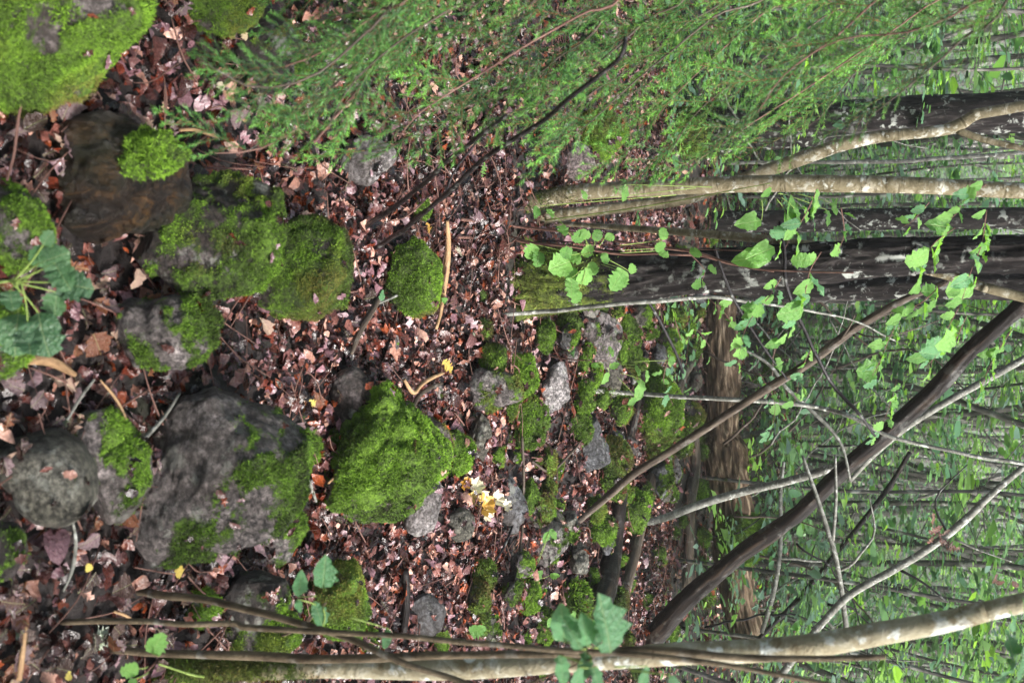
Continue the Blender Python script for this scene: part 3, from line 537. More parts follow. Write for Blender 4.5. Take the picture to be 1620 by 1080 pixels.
co += no*(0.035*(0.4-np.abs(vn(co*[17, 17, 2.6], 8)))+0.016*(0.4-np.abs(vn(co*[42, 42, 5], 9))))[:, None]; me.vertices.foreach_set('co', co.ravel()); me.update()

# ------------------------------------------------------------------ trunks, stems, poles, logs
def stem(name, label, cat, pts, mat, sides=12, per=0.06, rough=0.10, ridge=0.0, extend=0.0, mossbase=0.0, seed=None, group=None, parts=(), part='trunk', sink=True, wob=0.004):
    """pts: (ix, iy, width px, y) with y the distance on the ground, or None to lie on the ground"""
    seed = len(bpy.data.objects) if seed is None else seed; C = []; R = []
    for q in pts:
        ix, iy, wpx = q[:3]; y = q[3] if len(q) > 3 else None
        p = PY(ix, iy, y) if y is not None else G(ix, iy, 0.02+wpx*0.0022); C.append(p); R.append(wpx/2*depth(p)/F)
    C = np.array(C); R = np.array(R)
    if extend: dv = C[-1]-C[-2]; dv /= np.linalg.norm(dv); C = np.vstack([C, C[-1]+dv*extend]); R = np.append(R, R[-1]*0.75)
    if sink: dv = C[0]-C[1]; dv /= np.linalg.norm(dv); C = np.vstack([C[0]+dv*0.15, C]); R = np.append(R[0]*1.05, R)
    base = C[1 if sink else 0].copy(); base[2] = float(gz(base[0], base[1]))
    L = np.linalg.norm(np.diff(C, axis=0), axis=1).sum(); n = int(np.clip(L/per, 10, 420))
    V, Fs, A = tube(C, R, n, sides, rough, 1.2/max(R.mean(), 0.01)*0.12+3, seed, ridge, base, wob)
    hz = V[:, 2]; A['moss'] = np.clip(mossbase*1.6-hz*mossbase*2.2, 0, 1)*1.0 if mossbase else np.zeros(len(V))
    root = thing(name, label, cat, base, group)
    link(part, mesh(part, V, Fs, mat, True, A), root)
    if mossbase and R[1] > 0.012:
        q = Fs[0]; wts = np.clip(A['moss']*1.8-0.5, 0, 1)*(0.5+0.5*fbm(V*8, seed, 2) > 0.35); rng = np.random.default_rng(seed); r_ = sample_tris(V, q, wts, 8, rng)
        if r_ is not None:
            d = depth(base); sz = 0.0042*max(1, d/2.9); N = int(min(9000, r_[2]/(sz*sz*0.7)))
            if N > 30:
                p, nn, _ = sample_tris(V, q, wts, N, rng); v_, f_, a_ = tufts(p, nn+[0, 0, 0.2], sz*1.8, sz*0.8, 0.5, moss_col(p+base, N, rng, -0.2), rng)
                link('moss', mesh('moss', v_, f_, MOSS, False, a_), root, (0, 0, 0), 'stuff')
    for pp, pm in parts:
        C2 = np.array([PY(q[0], q[1], q[3]) for q in pp]); R2 = np.array([q[2]/2*depth(c)/F for q, c in zip(pp, C2)])
        V, Fs, A = tube(C2, R2, max(8, int(np.linalg.norm(np.diff(C2, axis=0), axis=1).sum()/0.04)), 7, 0.08, 8, seed+3, 0, base, 0.004); A['moss'] = np.zeros(len(V))
        link('branch', mesh('branch', V, Fs, pm or mat, True, A), root)
    return root

yb = G(815, 440)[1]; print('big tree at', yb)
big = stem('big_tree', 'biggest dark trunk with white lichen patches and mossy foot', 'tree',
     [(812, 445, 150, yb+.16), (850, 444, 112, yb+.15), (930, 442, 92, yb+.15), (1000, 437, 78, yb+.16), (1080, 431, 68, yb+.17), (1280, 417, 60, yb+.2), (1430, 407, 57, yb+.2), (1620, 402, 56, yb+.2)],
     BARK_DARK, 96, 0.012, 0.10, 0.012, 3.5, 0.62)
for a0, ln in ((215, 0.22), (320, 0.2)):     # root flares
    c = big.location; a = math.radians(a0); dx, dy = math.cos(a), math.sin(a); pts = []
    for t in (0, .35, .7, 1): xx, yy = c.x+dx*(0.08+ln*t), c.y+dy*(0.08+ln*t); pts.append((xx, yy, float(gz(xx, yy))+0.11*(1-t)**1.5-0.02))
    V, Fs, A = tube(pts, [0.07, 0.05, 0.03, 0.01], 26, 14, 0.15, 8, a0, 0.004, c[:]); A['moss'] = np.full(len(V), 0.75); link('root', mesh('root', V, Fs, BARK_DARK, True, A), big)
stem('dark_tree', 'second dark trunk with pale lichen dots just behind the biggest trunk', 'tree', [(1040, 428, 36, 6.6), (1120, 440, 38, 6.6), (1180, 450, 38, 6.6), (1230, 457, 39, 6.6), (1350, 456, 40, 6.6), (1500, 452, 42, 6.5), (1620, 452, 44, 6.5)], BARK_DARK, 40, 0.03, 0.08, 0.006, 3, 0.2)
stem('dark_tree', 'plain dark trunk between the smooth grey stem and the biggest trunk', 'tree', [(1150, 352, 36, 10), (1350, 348, 34, 10), (1480, 346, 33, 10), (1620, 345, 33, 10)], BARK_DARK, 32, 0.05, 0.08, 0.006, 3, 0.2)
stem('dark_tree', 'wide black trunk with white lichen behind the spruce branches', 'tree', [(1105, 206, 84, 8.4), (1150, 203, 76, 8.4), (1200, 200, 70, 8.4), (1300, 195, 66, 8.4), (1450, 184, 64, 8.4), (1620, 177, 62, 8.4)], BARK_DARK, 56, 0.03, 0.08, 0.009, 3, 0.5)
ya = G(838, 320)[1]
stem('smooth_tree', 'straight smooth olive grey stem left of the biggest trunk', 'tree', [(838, 322, 30, ya), (870, 314, 27, ya), (950, 302, 25, ya), (1080, 295, 26, ya), (1200, 291, 27, ya), (1350, 291, 28, ya), (1480, 295, 26, ya), (1620, 301, 25, ya)], BARK_SMOOTH, 24, 0.02, 0.05, 0, 2.5, 0.3)
stem('smooth_tree', 'crooked lichened stem crossing behind the straight one and forking', 'tree', [(868, 342, 22, ya+.12), (930, 335, 19, ya+.15), (1000, 326, 18, ya+.2), (1080, 316, 18, ya+.25), (1140, 296, 18, ya+.3), (1180, 280, 19, ya+.3), (1250, 258, 22, ya+.3), (1330, 230, 22, ya+.3), (1400, 215, 19, ya+.3), (1480, 208, 18, ya+.3), (1515, 200, 20, ya+.3), (1550, 181, 17, ya+.3), (1620, 168, 17, ya+.3)], BARK_SMOOTH, 20, 0.02, 0.08, 0, 2, 0.15,
     parts=[([(1510, 204, 12, ya+.3), (1550, 218, 11, ya+.3), (1620, 236, 10, ya+.3), (1700, 255, 9, ya+.3)], None)])
yc = G(885, 350)[1]
LEAFY = stem('leafy_tree', 'slender curved brown stem with leafy twigs in front of the biggest trunk', 'tree', [(860, 352, 8, yc-.1), (930, 356, 8, yc-.15), (1000, 362, 10, yc-.2), (1080, 367, 12, yc-.25), (1200, 377, 14, yc-.3), (1300, 392, 15, yc-.35), (1400, 411, 15, yc-.4), (1500, 436, 15, yc-.42), (1560, 456, 15, yc-.45), (1620, 471, 16, yc-.45)], BARK_SMOOTH, 16, 0.02, 0.04, 0, 1.5)
for k, (lab, pts, m) in enumerate([
    ('thin reddish shoot rising beside the smooth stems, upper of the pair', [(748, 350, 5, None), (800, 357, 5, 4.25), (900, 367, 4, 4.2), (1000, 385, 4, 4.1), (1100, 400, 4, 4.0), (1200, 425, 3, 3.9), (1350, 432, 2.5, 3.8)], TWIG_RED),
    ('thin pale brown shoot rising beside the smooth stems, lower of the pair', [(742, 376, 5, None), (800, 380, 5, 4.3), (900, 390, 4, 4.2), (980, 402, 4, 4.2), (1080, 402, 4, 4.1), (1160, 418, 3.5, 4.1), (1225, 430, 2.5, 4.0)], TWIG_RED),
    ('thin stem rising alone at far left behind the spruce', [(1150, 258, 6, 7), (1250, 256, 6, 7), (1400, 256, 7, 7), (1560, 246, 7, 7), (1640, 240, 7, 7)], BARK_GREY),
    ('slim pale stem crossing the foot of the biggest trunk', [(806, 497, 6, None), (850, 493, 7, 4.3), (900, 489, 7, 4.25), (960, 482, 7, 4.2), (1030, 477, 7, 4.2), (1120, 470, 6, 4.3), (1190, 478, 5, 4.4), (1280, 492, 4, 4.5), (1350, 506, 3, 4.6), (1420, 540, 2.5, 4.7)], BARK_GREY),
    ('pale grey stick with mossy foot standing before the layered mound', [(928, 616, 10, None), (980, 621, 7, 5.6), (1080, 628, 7, 5.5), (1200, 634, 7, 5.4), (1300, 645, 7, 5.4), (1350, 660, 7, 5.3), (1410, 690, 6, 5.3), (1500, 712, 6, 5.3), (1640, 738, 6, 5.3)], BARK_GREY),
    ('dark wavy branch hanging from the curved brown stem down to the leaning log', [(1235, 350, 6, 4.2), (1240, 400, 6, 4.2), (1245, 450, 6, 4.2), (1262, 500, 6, 4.3), (1290, 560, 6, 4.4), (1320, 612, 6, 4.5), (1360, 655, 6, 4.5), (1385, 690, 4, 4.6)], TWIG_DARK),
    ('dark twig curving down from the biggest trunk to the fallen logs', [(1000, 440, 4, 4.6), (1040, 500, 5, 4.8), (1070, 560, 5, 5), (1080, 590, 5, 5.1)], TWIG_DARK),
    ('black twig running down and right from the stems, below the leaf cluster', [(1130, 390, 5, 4), (1150, 450, 5, 4.1), (1170, 490, 5, 4.2), (1215, 560, 4, 4.3), (1245, 600, 3, 4.4)], TWIG_DARK)]):
    stem('thin_stem', lab, 'stem', pts, m, 8, 0.025, 0.05, 0, 0, 0.25 if k == 4 else 0, sink=k in (0, 1, 3, 4), part='stem')
# foreground stems along the right of the upright view
stem('foreground_tree', 'thick foreground stem mottled with white lichen at the right', 'tree', [(195, 1075, 90, 1.95), (260, 1063, 60, 1.95), (350, 1056, 39, 1.93), (480, 1057, 34, 1.9), (620, 1058, 34, 1.9), (780, 1055, 34, 1.88), (950, 1043, 34, 1.86), (1080, 1034, 36, 1.85), (1200, 1030, 37, 1.85), (1300, 1020, 37, 1.85), (1400, 1000, 36, 1.85), (1500, 980, 33, 1.85), (1560, 965, 31, 1.85), (1625, 952, 30, 1.85)], BARK_PALE, 32, 0.012, 0.07, 0, 1.2, 0.7)
stem('foreground_sapling', 'straight grey brown stem in front of the thick mottled one', 'sapling', [(262, 1032, 12, 1.75), (400, 1036, 14, 1.74), (520, 1042, 14, 1.72), (650, 1037, 13, 1.7), (780, 1033, 12, 1.68), (900, 1033, 11, 1.67), (1000, 1028, 14, 1.66), (1100, 1033, 13, 1.65), (1250, 1040, 10, 1.65), (1400, 1039, 9, 1.65)], BARK_BROWN, 14, 0.02, 0.06, part='stem')
stem('foreground_sapling', 'thin brown stem, uppermost of the foreground stems in the photo', 'sapling', [(190, 984, 9, 1.6), (290, 985, 9, 1.6), (370, 984, 9, 1.6), (390, 990, 10, 1.6), (540, 1001, 9, 1.58), (700, 1011, 9, 1.56), (860, 1027, 9, 1.56), (980, 1033, 9, 1.56), (1100, 1045, 9, 1.56), (1210, 1062, 8, 1.56), (1330, 1085, 8, 1.56)], BARK_BROWN, 12, 0.02, 0.06, part='stem')
stem('foreground_sapling', 'bent brown stem crossing over the foot of the largest boulder', 'sapling', [(205, 936, 13, 1.85), (270, 940, 13, 1.8), (340, 950, 12, 1.75), (430, 975, 12, 1.7), (520, 1000, 11, 1.65), (600, 1030, 11, 1.6), (680, 1060, 10, 1.6), (760, 1092, 10, 1.6)], BARK_BROWN, 12, 0.02, 0.06, part='stem')
# leaning trunks and poles
stem('leaning_log', 'thick dark leaning dead trunk crossing the right half', 'log', [(1030, 1012, 32, 7.0), (1060, 978, 34, 6.9), (1100, 936, 31, 6.8), (1140, 902, 26, 6.7), (1200, 856, 25, 6.6), (1260, 813, 24, 6.5), (1330, 748, 24, 6.4), (1400, 689, 25, 6.3), (1470, 624, 25, 6.2), (1530, 560, 25, 6.1), (1580, 512, 24, 6), (1640, 462, 24, 5.9)], WOOD_DARK, 32, 0.03, 0.10, 0.006, 1.5, wob=0.006)
stem('leaning_pole', 'thin brown leaning pole from the stones up to the biggest trunk', 'log', [(905, 832, 9, None), (950, 795, 11, 5.2), (1000, 752, 12, 5.15), (1070, 708, 12, 5.1), (1150, 655, 13, 5), (1230, 605, 13, 4.9), (1290, 565, 14, 4.85), (1350, 522, 13, 4.8), (1420, 480, 12, 4.75), (1500, 445, 8, 4.7)], WOOD_GREY, 18, 0.02, 0.07, 0.002, 0, parts=[([(1330, 537, 4, 4.8), (1345, 515, 3, 4.75), (1352, 498, 2, 4.7)], None), ([(1350, 530, 4, 4.8), (1370, 545, 3, 4.8), (1382, 552, 2, 4.8)], None)])
stem('leaning_pole', 'pale lichened pole leaning under the thick dark trunk', 'log', [(1215, 1092, 11, 5.6), (1260, 1035, 12, 5.6), (1300, 985, 11, 5.6), (1345, 940, 12, 5.6), (1420, 897, 12, 5.6), (1480, 858, 12, 5.6), (1530, 820, 12, 5.6), (1570, 780, 10, 5.6), (1640, 720, 10, 5.6)], BARK_GREY, 14, 0.03, 0.05, 0, 0, sink=False, parts=[([(1422, 899, 5, 5.6), (1460, 920, 4, 5.6), (1500, 952, 3, 5.6)], TWIG_DARK), ([(1500, 845, 4, 5.6), (1480, 790, 3, 5.6), (1530, 735, 2, 5.6)], TWIG_DARK), ([(1510, 852, 4, 5.6), (1545, 868, 3, 5.6), (1600, 888, 2, 5.6)], BARK_GREY)])
stem('leaning_pole', 'grey pole with green moss edge, upper right above the dark trunk', 'log', [(1345, 760, 7, 6.6), (1390, 712, 10, 6.6), (1440, 672, 11, 6.6), (1490, 640, 11, 6.6), (1540, 612, 11, 6.6), (1580, 590, 11, 6.6), (1640, 555, 11, 6.6)], BARK_GREY, 14, 0.03, 0.05, 0, 1, sink=False)
stem('leaning_pole', 'greenish pole sloping from the stones to the dark trunk', 'log', [(985, 832, 9, 6.9), (1040, 822, 12, 6.9), (1100, 800, 13, 6.9), (1170, 779, 13, 6.9), (1240, 762, 13, 6.8), (1300, 745, 14, 6.7), (1350, 728, 14, 6.6)], BARK_GREY, 14, 0.03, 0.05)
stem('leaning_pole', 'thin dark pole behind the pale one, low right', 'log', [(1200, 1010, 7, 8.5), (1260, 950, 8, 8.5), (1310, 890, 8, 8.5), (1360, 830, 8, 8.4), (1410, 765, 8, 8.4), (1440, 715, 7, 8.4)], WOOD_DARK, 10, 0.04, 0.05, sink=False)
stem('bent_branch', 'forked grey branch arching over the rotten log end', 'branch', [(1205, 1000, 7, 7.8), (1225, 930, 8, 7.8), (1235, 860, 7, 7.8), (1235, 780, 6, 7.8), (1240, 730, 5, 7.8)], BARK_GREY, 10, 0.04, 0.05, sink=False)
stem('bent_branch', 'slim grey branch curving across the thick dark trunk', 'branch', [(1340, 1000, 9, 5.9), (1332, 940, 8, 5.9), (1322, 880, 8, 5.9), (1310, 840, 8, 5.9), (1290, 780, 6, 5.9), (1270, 720, 5, 5.9)], BARK_GREY, 10, 0.04, 0.05, sink=False, parts=[([(1318, 855, 6, 5.9), (1323, 790, 5, 5.9), (1322, 720, 4, 5.9)], None)])
stem('bent_branch', 'thin grey branch bowing from the pole toward the far stems', 'branch', [(1160, 545, 3, 6.2), (1215, 575, 5, 6.2), (1245, 615, 6, 6.2), (1290, 655, 6, 6.2), (1330, 700, 5, 6.2), (1345, 760, 4, 6.2)], BARK_GREY, 10, 0.04, 0.05, sink=False)
# fallen logs on the ground
stem('fallen_log', 'thick black fallen log curving behind the moss hummock', 'log', [(945, 965, 40, None), (960, 920, 36, None), (972, 860, 26, None), (980, 790, 22, None), (990, 720, 18, None), (1005, 640, 15, None), (1020, 560, 12, None)], WOOD_DARK, 24, 0.03, 0.08, 0.004, sink=False)
stem('fallen_log', 'second grey fallen pole, longer, reaching the biggest trunk', 'log', [(972, 1020, 18, None), (980, 960, 20, None), (998, 895, 19, None), (1018, 810, 18, None), (1040, 730, 17, None), (1065, 660, 17, None), (1078, 600, 16, None), (1105, 550, 13, None), (1140, 470, 9, None)], WOOD_GREY, 20, 0.03, 0.08, 0.003, sink=False)
stem('fallen_log', 'dark fallen pole lying close before the rotten log', 'log', [(1085, 930, 14, None), (1090, 860, 16, None), (1092, 790, 20, None), (1100, 730, 17, None), (1095, 650, 14, None)], WOOD_GREY, 18, 0.04, 0.1, 0.003, sink=False)
ROTTEN = stem('rotten_log', 'large rotten tan log lying crosswise beyond the mossy stones', 'log', [(1182, 1020, 46, 9.7), (1170, 930, 52, 9.7), (1160, 850, 58, 9.7), (1152, 770, 60, 9.7), (1146, 715, 66, 9.7), (1140, 680, 52, 9.7), (1142, 620, 50, 9.7), (1140, 540, 46, 9.7), (1136, 470, 40, 9.7)], WOOD_BARE, 72, 0.02, 0.42, 0.03, sink=False, part='wood', wob=0.03)
rock([(1172, 900), (1178, 800), (1188, 810), (1190, 890)], 'moss cushion lying along the top of the rotten log', 0.95, ROCK_D, 0.9, 400, d=depth(PY(1172, 850, 9.6)), name='moss_cushion', cat='moss')
stem('dead_stick', 'dark rotten stick half buried beside the slate slab', 'stick', [(640, 900, 13, None), (643, 950, 14, None), (638, 1000, 12, None)], WOOD_DARK, 10, 0.02, 0.1, sink=False, part='stick')
STK = [('long pale peeling stick between the mossy block and litter', [(707, 350, 6), (709, 390, 9), (705, 440, 10), (698, 490, 6), (690, 520, 5)], TWIG_TAN),
 ('brown broken branch before the mossy block', [(605, 460, 7), (590, 490, 10), (572, 520, 11), (556, 560, 6)], WOOD_GREY),
 ('grey slender stick lying across the low grey stone', [(285, 622, 5), (260, 660, 6), (215, 710, 6), (175, 760, 6), (140, 805, 4)], BARK_GREY),
 ('orange brown stick leaning on the moss mound', [(518, 765, 4), (545, 738, 6), (578, 706, 4)], TWIG_TAN),
 ('curved pale bark strip at the lower frame edge', [(0, 580, 10), (40, 570, 16), (80, 572, 18), (118, 592, 8)], TWIG_TAN),
 ('small grey twig on litter left of the smooth boulder', [(105, 663, 4), (125, 630, 5), (148, 600, 4)], BARK_GREY),
 ('red brown crooked twig near the corner boulder', [(10, 285, 4), (22, 240, 5), (28, 190, 5), (35, 155, 3)], TWIG_RED),
 ('pale curved twig behind the smooth boulder', [(100, 935, 3), (115, 900, 6), (120, 860, 6), (115, 828, 4)], BARK_GREY),
 ('tan stick lying at the bottom frame edge', [(28, 1075, 8), (35, 1030, 8), (42, 990, 5)], TWIG_TAN),
 ('forked bleached branch above the moss mound', [(640, 600, 5), (655, 620, 7), (670, 605, 7), (700, 590, 5)], TWIG_TAN),
 ('grey bent twig on top of the moss mound', [(650, 660, 6), (660, 630, 8), (680, 615, 7), (700, 607, 5)], WOOD_GREY),
 ('dark twig beyond the slate slab, pointing to the logs', [(770, 905, 3), (800, 860, 4), (822, 800, 3)], TWIG_DARK),
 ('long thin twig across the slab and moss crest', [(826, 690, 4), (828, 760, 5), (826, 840, 4), (815, 905, 3)], WOOD_GREY),
 ('thin crooked stick between mossy ridge stones', [(842, 730, 4), (870, 745, 4), (900, 720, 4), (925, 690, 3)], WOOD_GREY),
 ('brown stick at the foot of the grey standing stick', [(925, 670, 5), (930, 640, 7), (932, 600, 5)], WOOD_GREY),
 ('pale twig arching over leaves near the aspen', [(160, 600, 3), (185, 630, 5), (200, 660, 5), (205, 690, 3)], TWIG_TAN),
 ('small tan stick near the red leaf cluster', [(180, 968, 4), (195, 972, 5), (212, 980, 3)], TWIG_TAN),
 ('grey stick between largest boulder and mound', [(472, 738, 4), (490, 765, 7), (500, 795, 4)], BARK_GREY),
 ('tan stick on dark soil above the tall mossy boulder', [(285, 205, 5), (310, 205, 6), (345, 216, 4)], TWIG_TAN),
 ('grey twig lying on the shaggy mossy block', [(600, 480, 3), (630, 465, 4), (660, 450, 3)], BARK_GREY)]
for l, pts, m in STK:
    C = []; R = []
    for ix, iy, wp in pts: p = G(ix, iy, 0.065); C.append(p); R.append(wp/2*depth(p)/F)
    base = np.array(C[0]); V, Fs, A = tube(C, R, 26, 9, 0.12, 12, len(l), 0, base, 0.004); A['moss'] = np.zeros(len(V))
    link('stick', mesh('stick', V, Fs, m, True, A), None, base, None, l, 'stick')
parts = []
for i in range(1500):
    y = random.uniform(1.4, 12); x = random.uniform(-1, 1)*(0.36*y+0.5); a = random.uniform(0, 6.28); ln = random.uniform(0.05, 0.26)*(1+y*0.06); r = random.uniform(0.0007, 0.0028)*(1+y*0.05)
    p = []
    for t in (0, .5, 1): xx, yy = x+math.cos(a)*ln*t, y+math.sin(a)*ln*t; p.append((xx+random.gauss(0, .01), yy, float(gz(xx, yy))+0.04+0.03*random.random()))
    V, Fs, A = tube(p, [r, r*.9, r*.5], 6, 4); A['moss'] = np.zeros(len(V)); parts.append((V, Fs, A))
V, Fs, A = merge(parts); link('fallen_twigs', mesh('fallen_twigs', V, Fs, TWIG_RED, True, A), ground, (0, 0, 0), 'stuff')

# ------------------------------------------------------------------ spruce
def spray_mesh(seed, L=0.26, dens=1.0, colr=((0.035, 0.12, 0.032), (0.12, 0.31, 0.055))):
    r = np.random.default_rng(seed); axes = [((0, 0, 0), (1, 0, 0), L)]; k = 0.03
    sg = 1
    while k < L*0.95:
        ln = min((L-k)*0.62, 0.13)*(0.75+0.4*r.random()); a = math.radians(42+8*r.normal()); axes.append(((k, 0, 0), (math.cos(a), sg*math.sin(a), -0.15+0.1*r.normal()), ln)); 
        k += 0.016+0.008*r.random(); sg = -sg
    parts = []; PP = []; DD = []; CC = []
    for o, d, ln in axes:
        o = np.array(o); d = np.array(d, float); d /= np.linalg.norm(d); droop = 0.35
        n = max(5, int(ln/0.00095*dens)); t = np.sort(r.random(n))
        sd_ = np.cross(d, [0, 0, 1]); sd_ /= np.linalg.norm(sd_); up = np.cross(sd_, d)
        pt = o+np.outer(t*ln, d); pt[:, 2] -= droop*(pt[:, 0]**2)*1.2; ph = r.random(n)*2*np.pi
        side = np.cos(ph)[:, None]*sd_+np.sin(ph)[:, None]*up*0.8
        dd = 0.75*d+side*0.8+0.1*r.normal(size=(n, 3)); PP.append(pt); DD.append(dd); young = np.clip((t-0.35)/0.65, 0, 1)[:, None]
        base = np.array(colr[0]); tip = np.array(colr[1]); CC.append((base*(1-young)+tip*young)*(0.8+0.4*r.random((n, 1))))
        v, f, a = tube([o, o+d*ln*.5-[0, 0, droop*((o+d*ln*.5)[0]**2)*1.2], o+d*ln-[0, 0, droop*((o+d*ln)[0]**2)*1.2]], [0.0016 if ln == L else 0.0009]*2+[0.0005], 4, 3)
        parts.append((v, f, {'col': np.tile([0.14, 0.07, 0.03, 1], (len(v), 1))}))
    Pt, D, Cc = np.concatenate(PP), np.concatenate(DD), np.concatenate(CC); N = len(Pt)
    D /= np.linalg.norm(D, axis=1)[:, None]; s = np.cross(D, r.normal(size=(N, 3))); s /= np.linalg.norm(s, axis=1)[:, None]
    ln = (0.010+0.005*r.random(N))[:, None]; V = np.stack([Pt-s*0.0008, Pt+s*0.0008, Pt+D*ln*1.15], 1).reshape(-1, 3)
    parts.append((V, np.arange(3*N).reshape(-1, 3), {'col': np.column_stack([np.repeat(Cc, 3, 0), np.ones(3*N)])}))
    V, Fs, A = merge(parts); return mesh('needle_spray', V, Fs, NEEDLE, False, A)
SPR = [spray_mesh(s, L, 1.0) for s, L in ((1, 0.26), (2, 0.22), (3, 0.30), (4, 0.18))]
SPR_B = [spray_mesh(s, L, 1.0, ((0.055, 0.17, 0.035), (0.19, 0.44, 0.065))) for s, L in ((5, 0.24), (6, 0.28), (7, 0.2))]
tb_ = np.array([-1.75, 2.7, float(gz(-1.75, 2.7))])
spruce = thing('spruce_tree', 'young spruce with drooping needle branches filling the upper left', 'tree', tb_)
V, Fs, A = tube([tb_, tb_+[0.02, 0, 2], tb_+[0, 0.03, 4.5]], [0.055, 0.04, 0.01], 60, 16, 0.06, 8, 3, 0.002, tb_); A['moss'] = np.zeros(len(V)); link('trunk', mesh('trunk', V, Fs, BARK_BROWN, True, A), spruce)
BR = [([(1560, -80), (1450, 20), (1350, 90), (1260, 150), (1180, 200), (1110, 250)], 3.0, 1), ([(1620, -60), (1520, 60), (1440, 130), (1370, 185)], 2.0, 0), ([(1400, -60), (1300, 30), (1200, 100), (1110, 170), (1060, 240)], 2.9, 1),
      ([(1330, -60), (1210, 20), (1130, 90), (1050, 170), (985, 260)], 2.7, 1), ([(1250, -60), (1130, 30), (1030, 110), (950, 180), (900, 220)], 2.6, 1), ([(1120, -60), (1020, 30), (930, 110), (840, 165), (790, 180)], 2.4, 0),
      ([(1020, -60), (920, 20), (840, 70), (740, 130), (660, 180), (630, 220)], 2.3, 0), ([(900, -60), (790, 20), (700, 60), (600, 90), (540, 70)], 2.2, 0), ([(820, -60), (720, 10), (640, 60), (560, 130), (520, 200)], 2.15, 0),
      ([(700, -60), (600, 20), (520, 80), (430, 110), (370, 95)], 1.95, 0), ([(660, -40), (570, 60), (490, 120), (400, 135), (310, 90)], 2.0, 0), ([(640, 0), (560, 100), (480, 180), (420, 220), (370, 250)], 2.1, 0),
      ([(1500, -80), (1400, -10), (1320, 60), (1240, 120), (1200, 180)], 2.2, 0), ([(980, -20), (880, 90), (800, 150), (700, 180), (620, 230), (560, 240)], 2.5, 0), ([(1190, -60), (1080, 40), (1010, 100), (930, 150), (870, 215)], 2.9, 1),
      ([(1620, -90), (1540, 0), (1440, 50), (1340, 60), (1270, 90)], 1.9, 0), ([(760, -60), (650, 0), (560, 20), (480, 40)], 2.2, 0), ([(1450, 20), (1400, 60), (1340, 130), (1290, 190), (1240, 215)], 3.1, 1), ([(560, 150), (480, 200), (410, 235), (340, 240)], 2.1, 0)]
nsp = 0; EDGE = ([0, 280, 480, 640, 700, 800, 900, 1000, 1100, 1200, 1300, 1400, 1500, 1620], [0, 240, 265, 250, 215, 225, 275, 315, 285, 250, 220, 190, 110, 70])
for bi, (px, d, br) in enumerate(BR):
    pts = [P(x, y, d+0.05*i*(1 if bi % 2 else -1)) for i, (x, y) in enumerate(px)]
    st = np.array([tb_[0], tb_[1], pts[0][2]+0.25]); ctrl = [st]+pts; n = len(ctrl)
    V, Fs, A = tube(ctrl, np.linspace(0.004, 0.001, n), 40, 6, 0.05, 10, bi, 0, tb_, 0.006); A['moss'] = np.zeros(len(V))
    bo = link('branch', mesh('branch', V, Fs, WOOD_GREY if bi % 3 else TWIG_RED, True, A), spruce)
    Q = smooth_path(np.array(ctrl), 200); L = np.concatenate([[0], np.cumsum(np.linalg.norm(np.diff(Q, axis=0), axis=1))])
    s = 0.12*L[-1]; sg = 1
    while s < L[-1]:
        k = min(198, np.searchsorted(L, s)); p = Q[k]; t = Q[k+1]-Q[k]; t /= np.linalg.norm(t)
        ux, uy = p[0], p[1]; end = s > L[-1]-0.06
        side = np.cross(t, [0, 0, 1]); side /= np.linalg.norm(side)+1e-9; dr = t*(1.0 if end else 0.8)+side*sg*(0 if end else random.uniform(0.35, 0.85))+np.array([0, 0, -0.25-0.2*random.random()])
        nr = Vector((random.gauss(0, .35), random.gauss(-0.25, .35), 1))
        k_ = random.uniform(0.65, 1.05)*(0.8 if d < 2.2 else 1.0); tip = p+dr/np.linalg.norm(dr)*0.2*k_; tr = tip-CAM; td = tr@FW; tx, ty = 810+F*(tr@UP)/td, 540+F*tr[0]/td
        s += 0.074 if not end else 1; sg = -sg
        if ty > np.interp(tx, *EDGE)+random.uniform(-25, 15) or tx < 270 or (tx < 480 and ty < 60): continue
        o = link('needle_spray', random.choice(SPR_B if (br and random.random() < 0.75) or random.random() < 0.15 else SPR), bo); orient(o, p-tb_, dr, nr, k_); nsp += 1
import sys; print('sprays', nsp, 'tufts', TUFTS)
for k, (lab, pts) in enumerate([('long black dead twig with water drops, lower of the two', [(556, 412, 6, 3.0), (600, 388, 7, 2.85), (640, 362, 8, 2.65), (700, 312, 8, 2.4), (780, 240, 8, 2.15), (860, 190, 8, 2.0), (910, 150, 8, 1.9), (960, 108, 8, 1.85), (984, 85, 8, 1.8), (991, 58, 7, 1.8)]),
                                ('shorter black dead twig with greenish foot, upper of the two', [(536, 388, 10, 3.0), (580, 358, 9, 2.8), (640, 315, 8, 2.6), (700, 262, 8, 2.3), (745, 225, 7, 2.15), (800, 182, 6, 2.0)]),
                                ('short dark forked twig among the spruce needles', [(855, 28, 5, 2.5), (878, 32, 7, 2.5), (893, 46, 8, 2.5), (920, 44, 7, 2.5), (955, 38, 5, 2.5)])]):
    stem('dead_twig', lab, 'twig', pts, TWIG_DARK, 10, 0.02, 0.08, sink=False, part='twig', parts=[([(705, 300, 4, 2.7), (720, 265, 4, 2.68), (760, 215, 3, 2.65)], None)] if k == 0 else ())

